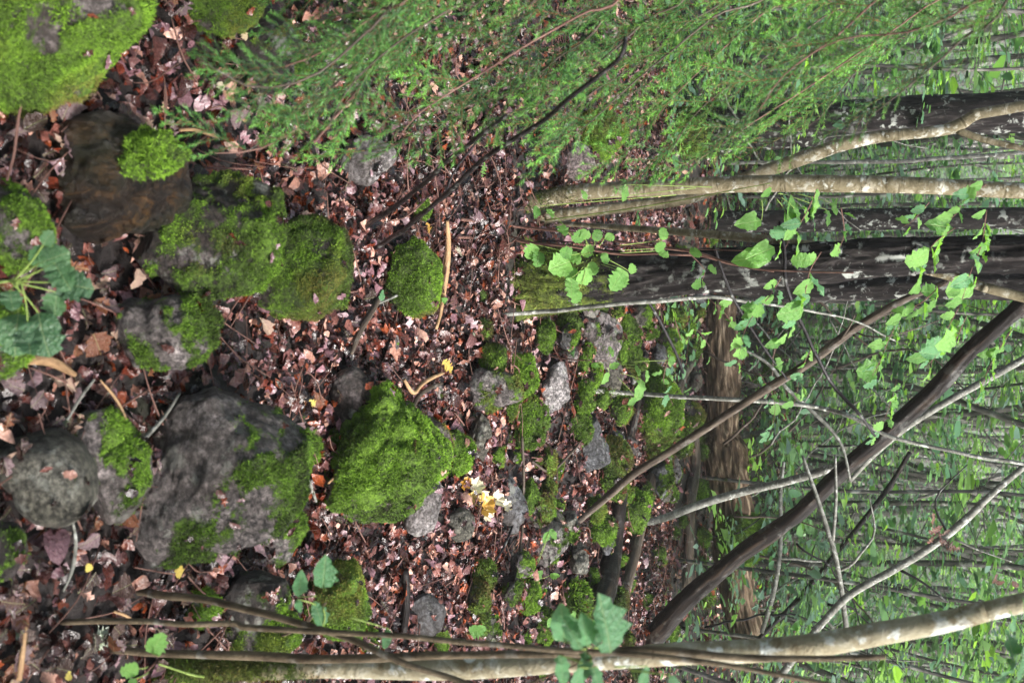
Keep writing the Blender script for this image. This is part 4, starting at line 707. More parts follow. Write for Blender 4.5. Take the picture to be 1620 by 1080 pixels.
# ------------------------------------------------------------------ broadleaf leaves
LM = {}
def lm(kind, mat, v=0):
    k = (kind, mat.name, v)
    if k not in LM: LM[k] = leaf_mesh('leaf', kind, mat, bend=(0.15, 0.3, 0.05)[v % 3], fold=(0.2, 0.08, 0.35)[v % 3], seed=40+v, n=10 if kind in ('round', 'oak') else 8)
    return LM[k]
def leaf_at(parent, org, cx, cy, ln, ang, d, kind, mat, tilt=0.5, name='leaf', stalk=None, stm=None, up=None):
    a = math.radians(ang); tx, ty = math.cos(a), math.sin(a)
    p0 = P(cx-tx*ln/2, cy-ty*ln/2, d); p1 = P(cx+tx*ln/2, cy+ty*ln/2, d-random.uniform(-.2, .6)*ln*d/F)
    xd = p1-p0; L = np.linalg.norm(xd); nr = np.array([0, 0, 1.0]) if up is None else np.array(up, float)
    nr = nr*(1-tilt)+(-FW)*tilt+np.random.normal(size=3)*0.12
    o = link(name, lm(kind, mat, random.randrange(3)), parent); orient(o, p0-org, xd, nr, L)
    if stalk is not None:
        q = P(stalk[0], stalk[1], stalk[2]); V, Fs, A = tube([q, (q+p0)/2+[0, 0, 0.004], p0], [0.0016, 0.0013, 0.001], 7, 5, origin=org); A['moss'] = np.zeros(len(V))
        link('stalk', mesh('stalk', V, Fs, stm or STALK, True, A), parent)
    return o
STALK = mat_bark('stalk_green', (0.10, 0.16, 0.03), (0.20, 0.28, 0.07), (0.28, 0.36, 0.12), lamt=0, fis=(30, 30, 8), rough=0.4)
np.random.seed(5)
d0 = 1.62; org = G(-60, 450); asp = thing('aspen_sapling', 'aspen sapling with round blue green leaves at the lower edge', 'sapling', org)
V, Fs, A = tube([org, P(-20, 448, d0), P(12, 445, d0)], [0.003, 0.0028, 0.0022], 10, 6, origin=org); A['moss'] = np.zeros(len(V)); link('stem', mesh('stem', V, Fs, STALK, True, A), asp)
for cx, cy, ln, ang in ((85, 408, 50, -20), (62, 405, 36, -80), (98, 436, 46, 60), (118, 452, 54, 10), (88, 482, 40, 95), (18, 476, 32, 80), (24, 526, 62, 100), (66, 526, 64, 80), (46, 540, 40, 85), (74, 378, 22, -60)):
    leaf_at(asp, org, cx, cy, ln, ang, d0+random.uniform(-.04, .06), 'round', LEAF_ASPEN, 0.75, stalk=(12+random.uniform(0, 25), 445, d0))
def seedling(name, label, cat, leaves, d, kind, mat, root_px, tilt=0.6, group=None, stm=None, node=None):
    org = G(*root_px); t = thing(name, label, cat, org, group); nx, ny = node or (sum(l[0] for l in leaves)/len(leaves), sum(l[1] for l in leaves)/len(leaves))
    V, Fs, A = tube([org, (org+P(nx, ny, d))/2+[0.01, 0, 0.01], P(nx, ny, d)], [0.0035, 0.0028, 0.0016], 12, 6, origin=org); A['moss'] = np.zeros(len(V)); link('stem', mesh('stem', V, Fs, stm or STALK, True, A), t)
    for cx, cy, ln, ang in leaves: leaf_at(t, org, cx, cy, ln, ang, d+random.uniform(-.05, .05), kind, mat, tilt, stalk=(nx+(cx-nx)*0.4, ny+(cy-ny)*0.4, d))
    return t
seedling('sapling', 'sapling with oval leaves in front of the broad olive boulder', 'sapling', [(513, 904, 52, -85), (475, 925, 38, -80), (504, 970, 42, -110), (473, 958, 22, 80), (612, 1010, 32, 100)], 1.75, 'oval', LEAF_COOL, (430, 1010), 0.7, stm=BARK_BROWN)
seedling('sapling', 'little plant with three round leaves at the foot of the thick stem', 'sapling', [(248, 1018, 34, -60), (205, 1060, 30, 170), (210, 1080, 16, 120)], 1.85, 'round', LEAF_GREEN, (345, 1068), 0.8, node=(252, 1050))
big_l = seedling('sapling', 'near sapling with the largest long leaves across the foreground stems', 'sapling', [(958, 985, 95, -100), (940, 1000, 50, -110), (925, 995, 55, -100), (905, 1000, 62, -120), (890, 985, 60, -95), (890, 1060, 50, 80), (925, 1055, 50, 95), (945, 1075, 45, 70), (915, 1080, 50, 95), (1020, 1075, 45, 100), (1070, 1085, 40, 60)], 1.45, 'oval', LEAF_COOL, (700, 1120), 0.55, node=(940, 1040), stm=BARK_BROWN)
seedling('sapling', 'bush of fresh green leaves before the biggest trunk', 'sapling',
         [(840, 398, 26, 120), (852, 410, 24, 100), (885, 420, 36, 160), (905, 435, 26, 90), (905, 455, 30, 85), (912, 470, 22, 110), (925, 440, 28, -40), (975, 445, 34, 120), (983, 440, 30, 95), (958, 408, 18, 60), (910, 408, 20, 40), (930, 398, 22, -30), (945, 372, 20, -60), (925, 370, 18, 20), (1000, 425, 16, -100), (890, 365, 18, 60), (870, 338, 16, 60), (965, 375, 16, 20), (1045, 390, 20, -20), (1050, 400, 18, 20), (895, 400, 20, -160), (938, 425, 22, 60), (915, 375, 20, 150), (1050, 370, 20, -80)],
         3.6, 'round', LEAF_GREEN, (800, 372), 0.6, stm=TWIG_RED, node=(935, 400))
seedling('sapling', 'pair of overlapping bright leaves on the pale reddish shoot', 'sapling', [(1193, 408, 60, 170), (1205, 400, 44, 155)], 3.7, 'oval', LEAF_GREEN, (860, 380), 0.7, stm=TWIG_RED, node=(1225, 398))
seedling('sapling', 'small shoot with leaves up beside the straight smooth stem', 'sapling', [(925, 308, 18, -110), (990, 305, 26, 90), (1212, 305, 22, 140), (1250, 330, 40, 100), (1262, 345, 32, 70), (1243, 350, 26, 90), (1185, 352, 40, 170), (848, 336, 20, 100), (1310, 345, 26, 80), (1320, 330, 22, 60)], 3.5, 'oval', LEAF_GREEN, (850, 350), 0.5, stm=STALK, node=(1218, 290))
seedling('sapling', 'wispy shoot with few leaves in front of the whitish rock', 'sapling', [(942, 578, 14, 20), (968, 555, 18, 60), (972, 578, 18, -20), (960, 598, 20, 110), (1010, 585, 18, 60), (1000, 635, 18, 140), (1012, 618, 36, 100), (1025, 595, 20, 80), (1060, 575, 12, 60)], 4.6, 'oval', LEAF_GREEN, (860, 562), 0.5, stm=TWIG_RED, node=(960, 570))
seedling('sapling', 'pale seedling with bright leaves near the small moss dome', 'sapling', [(825, 905, 26, 60), (850, 910, 24, -40), (828, 935, 18, 30), (835, 940, 18, 120), (792, 950, 20, -60), (810, 960, 16, 30), (878, 910, 16, 0), (865, 850, 22, 110), (875, 845, 20, 60)], 4.9, 'oval', LEAF_GREEN, (800, 930), 0.6, node=(835, 920))
seedling('sapling', 'single round pale leaf above the litter close to the stems', 'sapling', [(755, 997, 24, -20)], 3.6, 'round', LEAF_GREEN, (735, 1000), 0.8)
seedling('sapling', 'curled shiny leaf sprig beside the grassy hummock', 'sapling', [(893, 965, 24, 70), (905, 975, 20, 120), (870, 985, 18, 90)], 4.4, 'oval', LEAF_GREEN, (850, 975), 0.6)
# layered twigs of leaves hanging across the upper right, on the curved brown stem
def cascade(parent, org, px, d, n, ln, kinds=('oval',), mats=(LEAF_GREEN,), jit=12, tilt=0.12, r=0.0022):
    C = [P(x, y, d+0.03*i) for i, (x, y) in enumerate(px)]; V, Fs, A = tube(C, np.linspace(r, 0.0008, len(C)), 24, 5, origin=org, wob=0.006); A['moss'] = np.zeros(len(V))
    bo = link('leafy_twig', mesh('leafy_twig', V, Fs, TWIG_RED, True, A), parent); Q = smooth_path(np.array([(x, y, d+0.03*i) for i, (x, y) in enumerate(px)]), 60)
    for k in range(n):
        t = (k+0.6*random.random())/n*0.98+0.02; i = min(58, int(t*59)); x, y, dd = Q[i]; dx, dy = Q[i+1][:2]-Q[i][:2]; a = math.degrees(math.atan2(dy, dx))+random.choice((-1, 1))*random.uniform(10, 60)
        sc_ = random.uniform(0.7, 1.2); o = leaf_at(bo, org, x+random.gauss(0, jit*.4)+math.cos(math.radians(a))*ln*.4, y+random.gauss(0, jit*.4)+math.sin(math.radians(a))*ln*.4, ln*sc_, a, dd+random.uniform(-.12, .12), random.choice(kinds), random.choice(mats), max(0.05, random.gauss(tilt, .1)))
org = np.array(LEAFY.location)
CAS = [([(1120, 470), (1150, 500), (1170, 540), (1165, 590)], 4.3, 14, 20), ([(1200, 590), (1225, 640), (1215, 700)], 5.0, 12, 18), ([(1290, 540), (1270, 580), (1255, 640)], 4.6, 12, 18), ([(1420, 600), (1405, 650), (1380, 700)], 4.6, 12, 18), ([(1060, 560), (1050, 600), (1065, 640)], 4.4, 8, 16), ([(1600, 520), (1570, 570), (1545, 640)], 4.4, 16, 20), ([(1560, 330), (1552, 385), (1535, 430), (1520, 480), (1500, 520), (1488, 555), (1462, 582)], 3.3, 26, 30), ([(1510, 360), (1478, 385), (1465, 410), (1450, 452)], 3.3, 8, 36), ([(1490, 450), (1460, 478), (1430, 495), (1410, 530), (1390, 575), (1372, 605)], 3.4, 20, 28),
       ([(1298, 400), (1280, 430), (1272, 470), (1262, 500), (1235, 535), (1222, 565)], 3.4, 14, 32), ([(1292, 300), (1270, 345), (1255, 365), (1240, 395)], 3.2, 9, 36), ([(1235, 440), (1215, 470), (1190, 500), (1175, 530), (1170, 560)], 3.5, 16, 22),
       ([(1560, 290), (1530, 310), (1510, 340), (1490, 350)], 3.0, 8, 26), ([(1470, 320), (1445, 350), (1430, 360)], 3.6, 7, 20), ([(1065, 500), (1080, 540), (1100, 520), (1130, 560)], 4.2, 9, 18), ([(1330, 330), (1335, 370), (1325, 400)], 3.3, 4, 20), ([(1530, 500), (1510, 540), (1478, 560), (1470, 600)], 3.8, 12, 20), ([(1090, 400), (1115, 430), (1100, 460)], 3.7, 6, 20)]
for px, d, n, ln in CAS: cascade(LEAFY, org, px, d, n, ln, ('oval', 'oval', 'round'), (LEAF_GREEN, LEAF_COOL, LEAF_GREEN))
rt = thing('sapling', 'bright leaves hanging into the far corner beside the thick mottled stem', 'sapling', G(300, 1110))
o_ = np.array(rt.location); 
V, Fs, A = tube([o_, P(900, 1150, 1.6), P(1640, 1080, 1.6)], [0.006, 0.005, 0.003], 40, 7, origin=o_); A['moss'] = np.zeros(len(V)); link('stem', mesh('stem', V, Fs, BARK_BROWN, True, A), rt)
for cx, cy, ln, ang in ((1600, 1020, 55, -100), (1615, 1050, 60, 100), (1590, 1065, 55, 120), (1605, 985, 40, -80), (1560, 1085, 40, 80), (1620, 960, 30, -90)): leaf_at(rt, o_, cx, cy, ln, ang, 1.6, 'oval', LEAF_COOL, 0.35)
dl = thing('dead_leaf_cluster', 'dark red dead leaves caught on the pale leaning pole', 'leaves', PY(1480, 855, 5.55))
for cx, cy, ln, ang in ((1478, 825, 22, -60), (1482, 838, 22, 150), (1490, 850, 26, 60), (1500, 860, 28, 30), (1508, 868, 22, 0), (1475, 852, 20, 120), (1495, 842, 18, -30)): leaf_at(dl, np.array(dl.location), cx, cy, ln, ang, depth(dl.location[:]), 'oak', LEAF_RED, 0.4)
dl2 = thing('dead_leaf_cluster', 'pair of brown dead leaves high near the thick mottled stem', 'leaves', P(1580, 920, 2.6))
for cx, cy, ln, ang in ((1576, 915, 16, 100), (1582, 922, 16, 0), (1607, 924, 16, 30)): leaf_at(dl2, np.array(dl2.location), cx, cy, ln, ang, 2.6, 'oval', LEAF_RED, 0.6)

# fungus, fallen bright leaves, lichens
fg = thing('pale_fungus', 'cream and ochre ruffled fungus on litter behind the moss mound', 'fungus', G(735, 780))
for k, (x, y, s, h) in enumerate(((735, 762, 20, 0), (752, 770, 26, .02), (763, 782, 20, .01), (765, 800, 34, .015), (785, 790, 26, .03), (800, 800, 18, .03), (745, 790, 22, 0), (770, 812, 22, .02))):
    c = G(x, y, 0.03+h); r0 = s/2*depth(c)/F*1.0; na, nr_ = 26, 5; V = []; ph = random.uniform(0, 6.28); tl = np.array([random.gauss(0, .3), -0.35+random.gauss(0, .2), 1]); tl /= np.linalg.norm(tl); e1 = np.cross(tl, [0, 1, 0.1]); e1 /= np.linalg.norm(e1); e2 = np.cross(tl, e1)
    for i in range(nr_):
        q = i/(nr_-1)
        for j in range(na):
            a = j/na*2*math.pi; rr = r0*q*(1+0.22*q*math.sin(5*a+ph)+0.10*q*math.sin(11*a+ph*2)); zz = r0*(0.55*q**2+0.22*q*q*math.sin(7*a+ph)); V.append(c+e1*rr*math.cos(a)+e2*rr*math.sin(a)+tl*zz)
    ix_ = np.arange(nr_*na).reshape(nr_, na); q = np.stack([ix_[:-1], np.roll(ix_[:-1], -1, 1), np.roll(ix_[1:], -1, 1), ix_[1:]], -1).reshape(-1, 4)
    o = link('cap', mesh('cap', np.array(V)-np.array(fg.location), q, LEAF_OCHRE if k in (0, 3, 6) else LEAF_PALE), fg)
for l, x, y, s, m, k in (('yellow birch leaf lying on the largest boulder', 280, 897, 20, LEAF_YELLOW, 'round'), ('pale green leaf lying beside the shaggy mossy block', 728, 400, 30, LEAF_PALE, 'oak'), ('yellow oak leaf lying behind the pinkish stone', 715, 590, 30, LEAF_YELLOW, 'oak'),
                        ('orange leaf near the upper black twig', 675, 352, 22, LEAF_OCHRE, 'oak'), ('cream leaf beside the rotten stump', 172, 180, 30, LEAF_PALE, 'round'), ('pale leaf in the soil near the dark wet rock', 345, 130, 14, LEAF_PALE, 'round'),
                        ('pale leaf at the edge of the bright mossy stone', 382, 50, 14, LEAF_PALE, 'round'), ('green narrow leaf standing by the pale stick', 706, 478, 24, LEAF_GREEN, 'narrow'), ('yellow leaf in litter next to the mound of litter twigs', 490, 632, 20, LEAF_YELLOW, 'oak'),
                        ('small yellow leaf in the near litter', 112, 1065, 14, LEAF_YELLOW, 'round'), ('yellow green leaf by the smooth boulder stick', 142, 903, 14, LEAF_YELLOW, 'round'), ('reddish brown leaf bunch in the near litter', 40, 955, 40, LEAF_RED, 'oak'),
                        ('blue green round leaf beside the shaggy block', 607, 463, 16, LEAF_COOL, 'round'), ('lone green leaf in litter by the spruce twigs', 762, 280, 22, LEAF_GREEN, 'oak'), ('bright green leaf below the pinkish cracked stone', 900, 222, 24, LEAF_GREEN, 'oval')):
    p = G(x, y, 0.075); o = link('fallen_leaf', lm(k, m, len(l) % 3), None, p, None, l, 'leaf'); orient(o, p, (random.uniform(-1, 1), random.uniform(-1, 1), 0.15), Vector((random.gauss(0, .15), -0.35, 1)), s*depth(p)/F*1.1)
for l, x, y, s in (('tuft of pale blue green lichen on the near litter', 160, 1010, 26), ('white green lichen lump at the lower corner', 25, 1000, 20), ('white lichen speck on the litter above the bright mound', 655, 655, 16), ('small pale lichen clump left of the big trunk foot', 750, 527, 12), ('small white lichen bits on the litter beyond the smooth boulder stick', 105, 670, 14)):
    p = G(x, y, 0.02); n = 260; rng = np.random.default_rng(int(x)); r0 = s/2*depth(p)/F; q = rng.normal(size=(n, 3))*r0*0.45*[1, 1, .5]; v_, f_, a_ = tufts(q, q/np.linalg.norm(q, axis=1)[:, None]+[0, 0, .5], r0*0.5, r0*0.25, 0.5, np.full((n, 3), .5), rng)
    link('lichen_tuft', mesh('lichen_tuft', v_, f_, LICHEN, False), None, p, None, l, 'lichen')
# shaggy moss hanging over the stump
rock([(162, 236), (205, 236), (190, 222), (222, 214), (232, 194), (252, 200), (275, 225), (298, 262), (290, 288), (255, 282), (212, 292), (222, 266), (190, 262)], 'shaggy bright moss clump draped over the top of the rotten stump', 0.9, ROCK_D, 0.38, 171, name='moss_clump', cat='moss', rough=4.0, tl=1.0, bright=0.0, d=depth(G(150, 280))*0.93)

# ------------------------------------------------------------------ ferns
def fern_mesh(seed, fronds=5, L=0.4):
    r = np.random.default_rng(seed); Pp = []; Xd = []; Nn = []; S = []; Cc = []; parts = []
    T, fc = leaf_geo('narrow', 0.1, 0.1, 3, 3)
    for k in range(fronds):
        a = r.random()*6.28; l = L*(0.7+0.5*r.random()); d = np.array([math.cos(a), math.sin(a), 0]); t = np.linspace(0.12, 1, 17)
        c = d*(t*l*0.85)[:, None]; c[:, 2] = l*(0.75*t-0.62*t*t); w = l*0.26*np.sin(np.pi*t**0.8)**0.8+0.004; sd_ = np.array([-d[1], d[0], 0])
        for sg in (1, -1): Pp.append(c); Xd.append(np.tile(sd_*sg+d*0.35, (len(t), 1))); Nn.append(np.tile([0.1, -0.1, 1.0], (len(t), 1))); S.append(w); Cc.append(np.tile(np.array([0.07, 0.17, 0.05])*(0.7+0.7*r.random()), (len(t), 1)))
        v, f, a_ = tube(np.vstack([[0, 0, 0], c[::4]]), np.linspace(0.002, 0.0006, 1+len(c[::4])), 8, 3); parts.append((v, f, {'col': np.tile([0.08, 0.12, 0.03, 1], (len(v), 1))}))
    parts.append(scatter_leaves(T, fc, np.concatenate(Pp), np.concatenate(Xd), np.concatenate(Nn), np.concatenate(S), np.concatenate(Cc))); V, Fs, A = merge(parts); return mesh('fern', V, Fs, FAR_LEAF, True, A)
FERN = [fern_mesh(s, 3+s % 4) for s in range(5)]
FL = [f+' green' for f in ('small feathery fern behind the two smooth stems,', 'little fern left of the white rock, pale', 'tiny fern in front of the grey standing stick,', 'fern just past the rotten log, leftmost of four,', 'fern just past the rotten log beside the mauve stone,', 'fern past the rotten log where the thin pole crosses, bright', 'fern tucked against the mossy boulder past the log,', 'fern behind the dark leaning trunk where it passes the log,', 'fern on the near side of the rotten log by the leaning trunk,', 'fern under the spruce, farther one,', 'fern under the spruce, nearer one, small', 'fern beyond the log behind the second dark trunk,', 'fern behind the knot of the rotten log,', 'fern at the foot of the wide black trunk,', 'fern left of the wide black trunk behind needles,', 'fern deep behind the spruce needles, middle one,', 'small fern touching the rotten log under the leaning trunk,', 'large fern farthest past the log middle,', 'tiny fern between second fallen pole and leaning trunk foot,', 'fern by the leaning trunk foot at the thick stem,', 'fern beyond the pale leaning pole,', 'fern behind the thick mottled stem,', 'fern below the spruce by the moss mound,', 'fern near the left frame edge under needles,', 'fern beside the grassy hummock,', 'fern past the rotten log right end,', 'fern at the far left behind spruce,', 'fern far past the knot of the log,')]
for i, (x, y, s) in enumerate(((1005, 345, .5), (905, 548, .35), (930, 615, .3), (1185, 560, 1), (1190, 600, 1.1), (1200, 660, 1), (1180, 580, .8), (1195, 850, .7), (1150, 870, .5), (880, 120, .7), (890, 135, .6), (1220, 520, 1), (1205, 740, .9), (1100, 210, .8), (1130, 130, 1), (1060, 90, .8), (1160, 860, .5), (1230, 620, 1.2), (1080, 970, .5), (1120, 990, .6), (1240, 900, 1), (1235, 980, 1), (950, 110, .6), (1000, 60, .7), (930, 1000, .4), (1210, 940, .8), (1170, 60, 1), (1245, 760, 1.2))):
    p = G(x, y); o = link('fern', FERN[i % 5], None, p, None, FL[i].replace(', green', ' with green fronds'), 'fern', 'ferns on the forest floor'); o.rotation_euler = (0, 0, i*1.7); o.scale = [s*random.uniform(0.8, 1.2)]*3

# ------------------------------------------------------------------ far forest
def layer_mesh(seed, n=900, R=1.3, H0=0.3, H1=5.0, leaf=0.085):
    r = np.random.default_rng(seed); nb = 26; P_, X_, N_, S_, C_ = [], [], [], [], []
    T, fc = leaf_geo('oval', 0.15, 0.1, seed, 3)
    for k in range(nb):
        a = r.random()*6.28; z0 = H0+(H1-H0)*r.random(); l = R*(0.35+0.75*r.random()); m = n//nb; t = 0.15+0.85*r.random(m)
        d = np.array([math.cos(a), math.sin(a), 0]); sd_ = np.array([-d[1], d[0], 0])
        c = d*(t*l)[:, None]+sd_*(r.normal(size=m)*0.16*l)[:, None]; c[:, 2] = z0+0.25*l*t-0.35*l*t*t+0.04*r.normal(size=m)
        P_.append(c); X_.append(d+0.7*r.normal(size=(m, 3))*[1, 1, .25]); N_.append(r.normal(size=(m, 3))*0.22+[0, 0, 1]); S_.append(leaf*(0.45+1.5*r.random(m)**2)*(0.6+0.8*r.random()))
        base = np.array([(0.10, 0.22, 0.12), (0.16, 0.31, 0.13), (0.13, 0.22, 0.17), (0.25, 0.44, 0.11)])[r.choice(4, p=(.35, .25, .25, .15))]; C_.append(base*(0.7+0.6*r.random((m, 1))))
    return scatter_leaves(T, fc, np.concatenate(P_), np.concatenate(X_), np.concatenate(N_), np.concatenate(S_), np.concatenate(C_))
LAY = []
for s in range(6):
    V, Fs, A = layer_mesh(60+s); LAY.append(mesh('foliage', V, Fs, FAR_LEAF, True, A))
def far_trunk(seed, r0, hgt=9):
    r = np.random.default_rng(seed); C = [(0, 0, -0.3)]; dx, dy = r.normal(size=2)*0.07; x = y = 0
    for k in range(1, 8): x += dx*hgt/7+r.normal()*0.11; y += dy*hgt/7+r.normal()*0.11; C.append((x, y, hgt*k/7))
    ps = [tube(C, np.linspace(r0, r0*0.45, 8), 40, 9, 0.08, 3, seed)]
    for k in range(int(r.integers(4, 10))):
        z = r.uniform(0.8, 4.5); i = int(z/hgt*7); c = np.array(C[i])+(np.array(C[i+1])-np.array(C[i]))*(z/hgt*7-i); a = r.random()*6.28; l = r.uniform(0.4, 1.3); e = c+[math.cos(a)*l, math.sin(a)*l, l*r.uniform(-.1, .7)]
        ps.append(tube([c, (c+e)/2+[0, 0, -.05], e], [r0*0.22, r0*0.15, 0.004], 8, 4))
    V, Fs, A = merge(ps); A['moss'] = np.clip(0.5-V[:, 2]*0.4, 0, .5); return mesh('trunk', V, Fs, BARK_FAR, True, A)
TR = [[far_trunk(s*10+k, r) for k in range(4)] for s, r in enumerate((0.018, 0.04, 0.08, 0.14))]
rr = random.Random(11); placed = []
for i in range(270):
    for _ in range(20):
        y = 11.5+38*rr.random()**1.25; x = rr.uniform(-0.37, 0.37)*y+rr.uniform(-1, 1)*0.8
        if all((x-a)**2+(y-b_)**2 > 0.36 for a, b_ in placed): break
    placed.append((x, y)); s = rr.choices(range(4), (3, 4, 3, 1.4))[0]
    if y < 15 and s > 1: s = 1
    near = y < 16
    d_ = np.array([x, y, 1.8])-CAM; tiy = 540+F*d_[0]/(d_@FW); j = int(np.searchsorted([60, 215, 320, 500, 570, 660, 750, 850, 960], tiy))
    leafy = rr.random() < ((0.75 if y < 18 else 0.4) if not -.05 < x/y < .2 else 0.3)
    blab = '%s %s %s tree %s' % (('hair thin', 'thin', 'middling', 'stout')[s], 'leafy' if leafy else 'bare', 'near' if y < 16 else 'distant' if y < 28 else 'very far',
        ('at the far left edge', 'beside the wide black trunk', 'between wide black trunk and smooth stem', 'around the biggest trunk', 'above the mauve stone', 'above the layered moss mound', 'above the rotten log knot', 'above the log near the leaning trunk', 'behind the pale leaning pole', 'at the right frame edge')[j])
    t = thing('background_tree', blab, 'tree', (x, y, float(gz(x, y))), 'slender trees just beyond the rotten log' if near else 'distant thin woodland trees')
    t.rotation_euler = (rr.gauss(0, .06), rr.gauss(0, .06), rr.uniform(0, 6.28))
    link('trunk', TR[s][rr.randrange(4)], t)
    if leafy: f = link('foliage', rr.choice(LAY), t); f.scale = (rr.uniform(.9, 1.9),)*2+(rr.uniform(.8, 1.3),); f.rotation_euler = (0, 0, rr.uniform(0, 6.28))
# low undergrowth: one uncountable mass of small leaves near the ground, thickening with distance
n = 60000; y = 7.5+45*RNG.random(n)**1.5; x = (RNG.random(n)*2-1)*(0.38*y+1.5)
cl = fbm(np.stack([x*0.9, y*0.5, 0*x], -1), 77, 3)*1.6; keep = cl+RNG.normal(size=n)*0.15 > 0.30-np.clip((y-12)/25, 0, .5); x, y = x[keep], y[keep]; n = len(x)
hh = RNG.random(n)**1.6*np.clip((y-8)*0.12, 0.12, 2.4); T, fc = leaf_geo('oval', 0.15, 0.15, 8, 3)
cc = np.array([(0.10, 0.22, 0.10), (0.15, 0.31, 0.11), (0.11, 0.20, 0.14), (0.25, 0.44, 0.09)])[RNG.choice(4, n, p=(.35, .25, .25, .15))]*(0.7+0.6*RNG.random((n, 1)))
V, Fs, A = scatter_leaves(T, fc, np.stack([x, y, gz(x, y)+hh], -1), RNG.normal(size=(n, 3))*[1, 1, .2], RNG.normal(size=(n, 3))*.25+[0, 0, 1], (0.045+0.0024*y)*(0.4+1.5*RNG.random(n)**2), cc)
link('undergrowth', mesh('undergrowth', V, Fs, FAR_LEAF, True, A), None, (0, 0, 0), 'stuff')
# wooded hillside closing the view: foliage mass
n = 46000; y = 40+45*RNG.random(n); x = (RNG.random(n)*2-1)*(0.42*y+4); hh = RNG.random(n)*9
k = fbm(np.stack([x*.45, y*.2, hh*.6], -1), 5, 3)+RNG.normal(size=n)*.2 > 0.14; x, y, hh = x[k], y[k], hh[k]; n = len(x)
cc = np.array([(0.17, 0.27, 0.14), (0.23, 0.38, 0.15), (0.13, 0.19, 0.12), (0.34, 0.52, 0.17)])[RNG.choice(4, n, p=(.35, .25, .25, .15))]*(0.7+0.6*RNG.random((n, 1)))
V, Fs, A = scatter_leaves(T, fc, np.stack([x, y, gz(x, y)+hh], -1), RNG.normal(size=(n, 3))*[1, 1, .3], RNG.normal(size=(n, 3))*.4+[0, 0, 1], 0.42*(0.4+1.4*RNG.random(n)**2), cc)
link('far_woodland', mesh('far_woodland', V, Fs, FAR_LEAF, True, A), None, (0, 0, 0), 'stuff')
# leafy young trees standing nearer on the right of the upright view
for i, (ix, iy, y, k) in enumerate(((1290, 760, 9.5, 1), (1300, 900, 8.5, 0), (1260, 1010, 9, 1), (1330, 1060, 7.5, 1), (1340, 640, 12, 1), (1250, 470, 11, 0), (1300, 820, 12.5, 1), (1290, 960, 11.5, 1), (1300, 300, 11, 1), (1290, 100, 10, 1), (1300, 30, 8, 1), (1280, 530, 13, 1))):
    p = PY(ix, iy, y); p[2] = float(gz(p[0], p[1])); lab = ('leafy young tree right beyond the far end of the rotten log', 'leafy young tree seen between pale pole and thick dark leaning trunk', 'leafy young tree behind the thick mottled foreground stem', 'leafy young tree at the right frame edge of the upright view',
        'leafy young tree seen over the mossy boulder past the log', 'leafy young tree peeping out beside the second dark trunk', 'leafy young tree beyond the leaning trunk, deeper in', 'leafy young tree deeper in behind the pale leaning pole',
        'leafy young tree seen between wide black trunk and smooth stem', 'leafy young tree behind the spruce, above the wide black trunk', 'leafy young tree at the left frame edge behind spruce needles', 'leafy young tree far past the middle of the rotten log')[i]
    t = thing('young_tree', lab, 'tree', p); link('trunk', TR[0][i % 4], t); f = link('foliage', LAY[i % 6], t); f.scale = (1.0, 1.0, 0.8 if y < 9 else 1.0); f.rotation_euler = (0, 0, i*1.3)

# more wood beside, behind and above: unseen leaf masses added to block light
n = 16000; a = RNG.random(n)*2*np.pi; rr_ = 6+6*RNG.random(n); x, y = rr_*np.cos(a), 3+rr_*np.sin(a)*1.1; k = (np.abs(x) > 0.36*np.abs(y)+2.2) | (y < -1.5); x, y = x[k], y[k]; n = len(x); z = 0.3+7*RNG.random(n)
p1 = np.stack([x, y, z], -1)
m = 15000; x = RNG.uniform(-9, 9, m); y = RNG.uniform(-7, 16, m); z = RNG.uniform(7, 9.5, m); p2 = np.stack([x, y, z+0.12*np.clip(y, 0, 99)], -1); k = fbm(p2*[.55, .55, .2], 63, 3) > 0.02; p2 = p2[k]
pp = np.concatenate([p1, p2]); n = len(pp); T, fc = leaf_geo('oval', 0.15, 0.15, 8, 3)
V, Fs, A = scatter_leaves(T, fc, pp, RNG.normal(size=(n, 3))*[1, 1, .4], RNG.normal(size=(n, 3))*.5+[0, 0, 1], 0.24*(0.6+0.8*RNG.random(n)), np.array([0.08, 0.17, 0.05])*(0.7+0.6*RNG.random((n, 1))))
link('offscreen_shade_leaves', mesh('offscreen_shade_leaves', V, Fs, FAR_LEAF, True, A), None, (0, 0, 0), 'stuff')
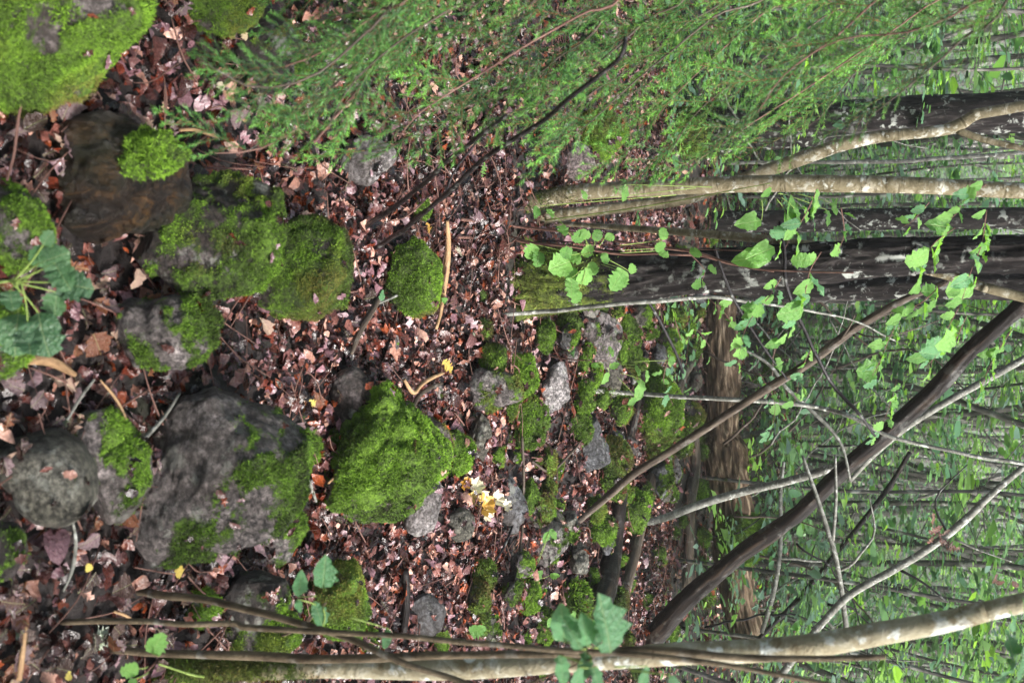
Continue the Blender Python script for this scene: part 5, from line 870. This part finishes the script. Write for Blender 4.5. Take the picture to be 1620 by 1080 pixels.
# pale damp air between the far stems
hb = NB('damp_air'); hb.t.nodes.remove(hb.p); pv = hb.n('VolumePrincipled'); pv.inputs['Color'].default_value = (0.88, 0.93, 0.88, 1); pv.inputs['Density'].default_value = 0.0018; pv.inputs['Anisotropy'].default_value = 0.2
hb.l(pv.outputs[0], hb.out.inputs['Volume'])
v = np.array([(a, c, e) for a in (-72, 72) for c in (-14, 122) for e in (-2.5, 40)], float)
link('haze', mesh('haze', v, np.array([(0, 1, 3, 2), (4, 6, 7, 5), (0, 4, 5, 1), (2, 3, 7, 6), (0, 2, 6, 4), (1, 5, 7, 3)]), hb.m, False), None, (0, 0, 0), 'stuff')
print('tris', sum(len(m.loops)-2*len(m.polygons) for m in bpy.data.meshes))

r3 = random.Random(4)
for i in range(46):
    ix, iy = r3.uniform(1090, 1330), r3.uniform(480, 1040) if r3.random() < .75 else r3.uniform(100, 480); y = r3.uniform(6.5, 12); a = r3.uniform(-1.3, 1.3); L = r3.uniform(90, 330); w_ = r3.uniform(2.2, 5.5); cv = r3.uniform(-.25, .25)
    pts = [(ix+L*t*math.cos(a)-cv*L*math.sin(a)*math.sin(3.14*t), iy+L*t*math.sin(a)+cv*L*math.cos(a)*math.sin(3.14*t), w_*(1-.6*t), y+r3.uniform(-.1, .1)) for t in (0, .3, .6, 1)]
    mi = r3.randrange(4); ey = iy+L*math.sin(a)/2; j = int(np.searchsorted([200, 330, 500, 570, 660, 750, 850, 960], ey))
    bl = '%s %s dead %s %s, %s' % ('short' if L < 160 else 'long', ('pale grey', 'brown', 'black', 'pale grey')[mi], 'twig' if w_ < 3.5 else 'branch', 'leaning left' if a < -.45 else 'leaning right' if a > .45 else 'standing steeply',
        ('near the wide black trunk', 'among the smooth stems', 'behind the biggest trunk', 'above the mauve stone', 'above the layered moss mound', 'by the rotten log knot', 'near the thick leaning trunk', 'behind the pale leaning pole', 'at the thick mottled stem')[j])
    stem('bare_branch', bl, 'branch', pts, (BARK_GREY, WOOD_GREY, TWIG_DARK, BARK_GREY)[mi], 6, 0.06, 0.05, sink=False, part='limb', group='bare branches tangled beyond the stones', wob=0.02)
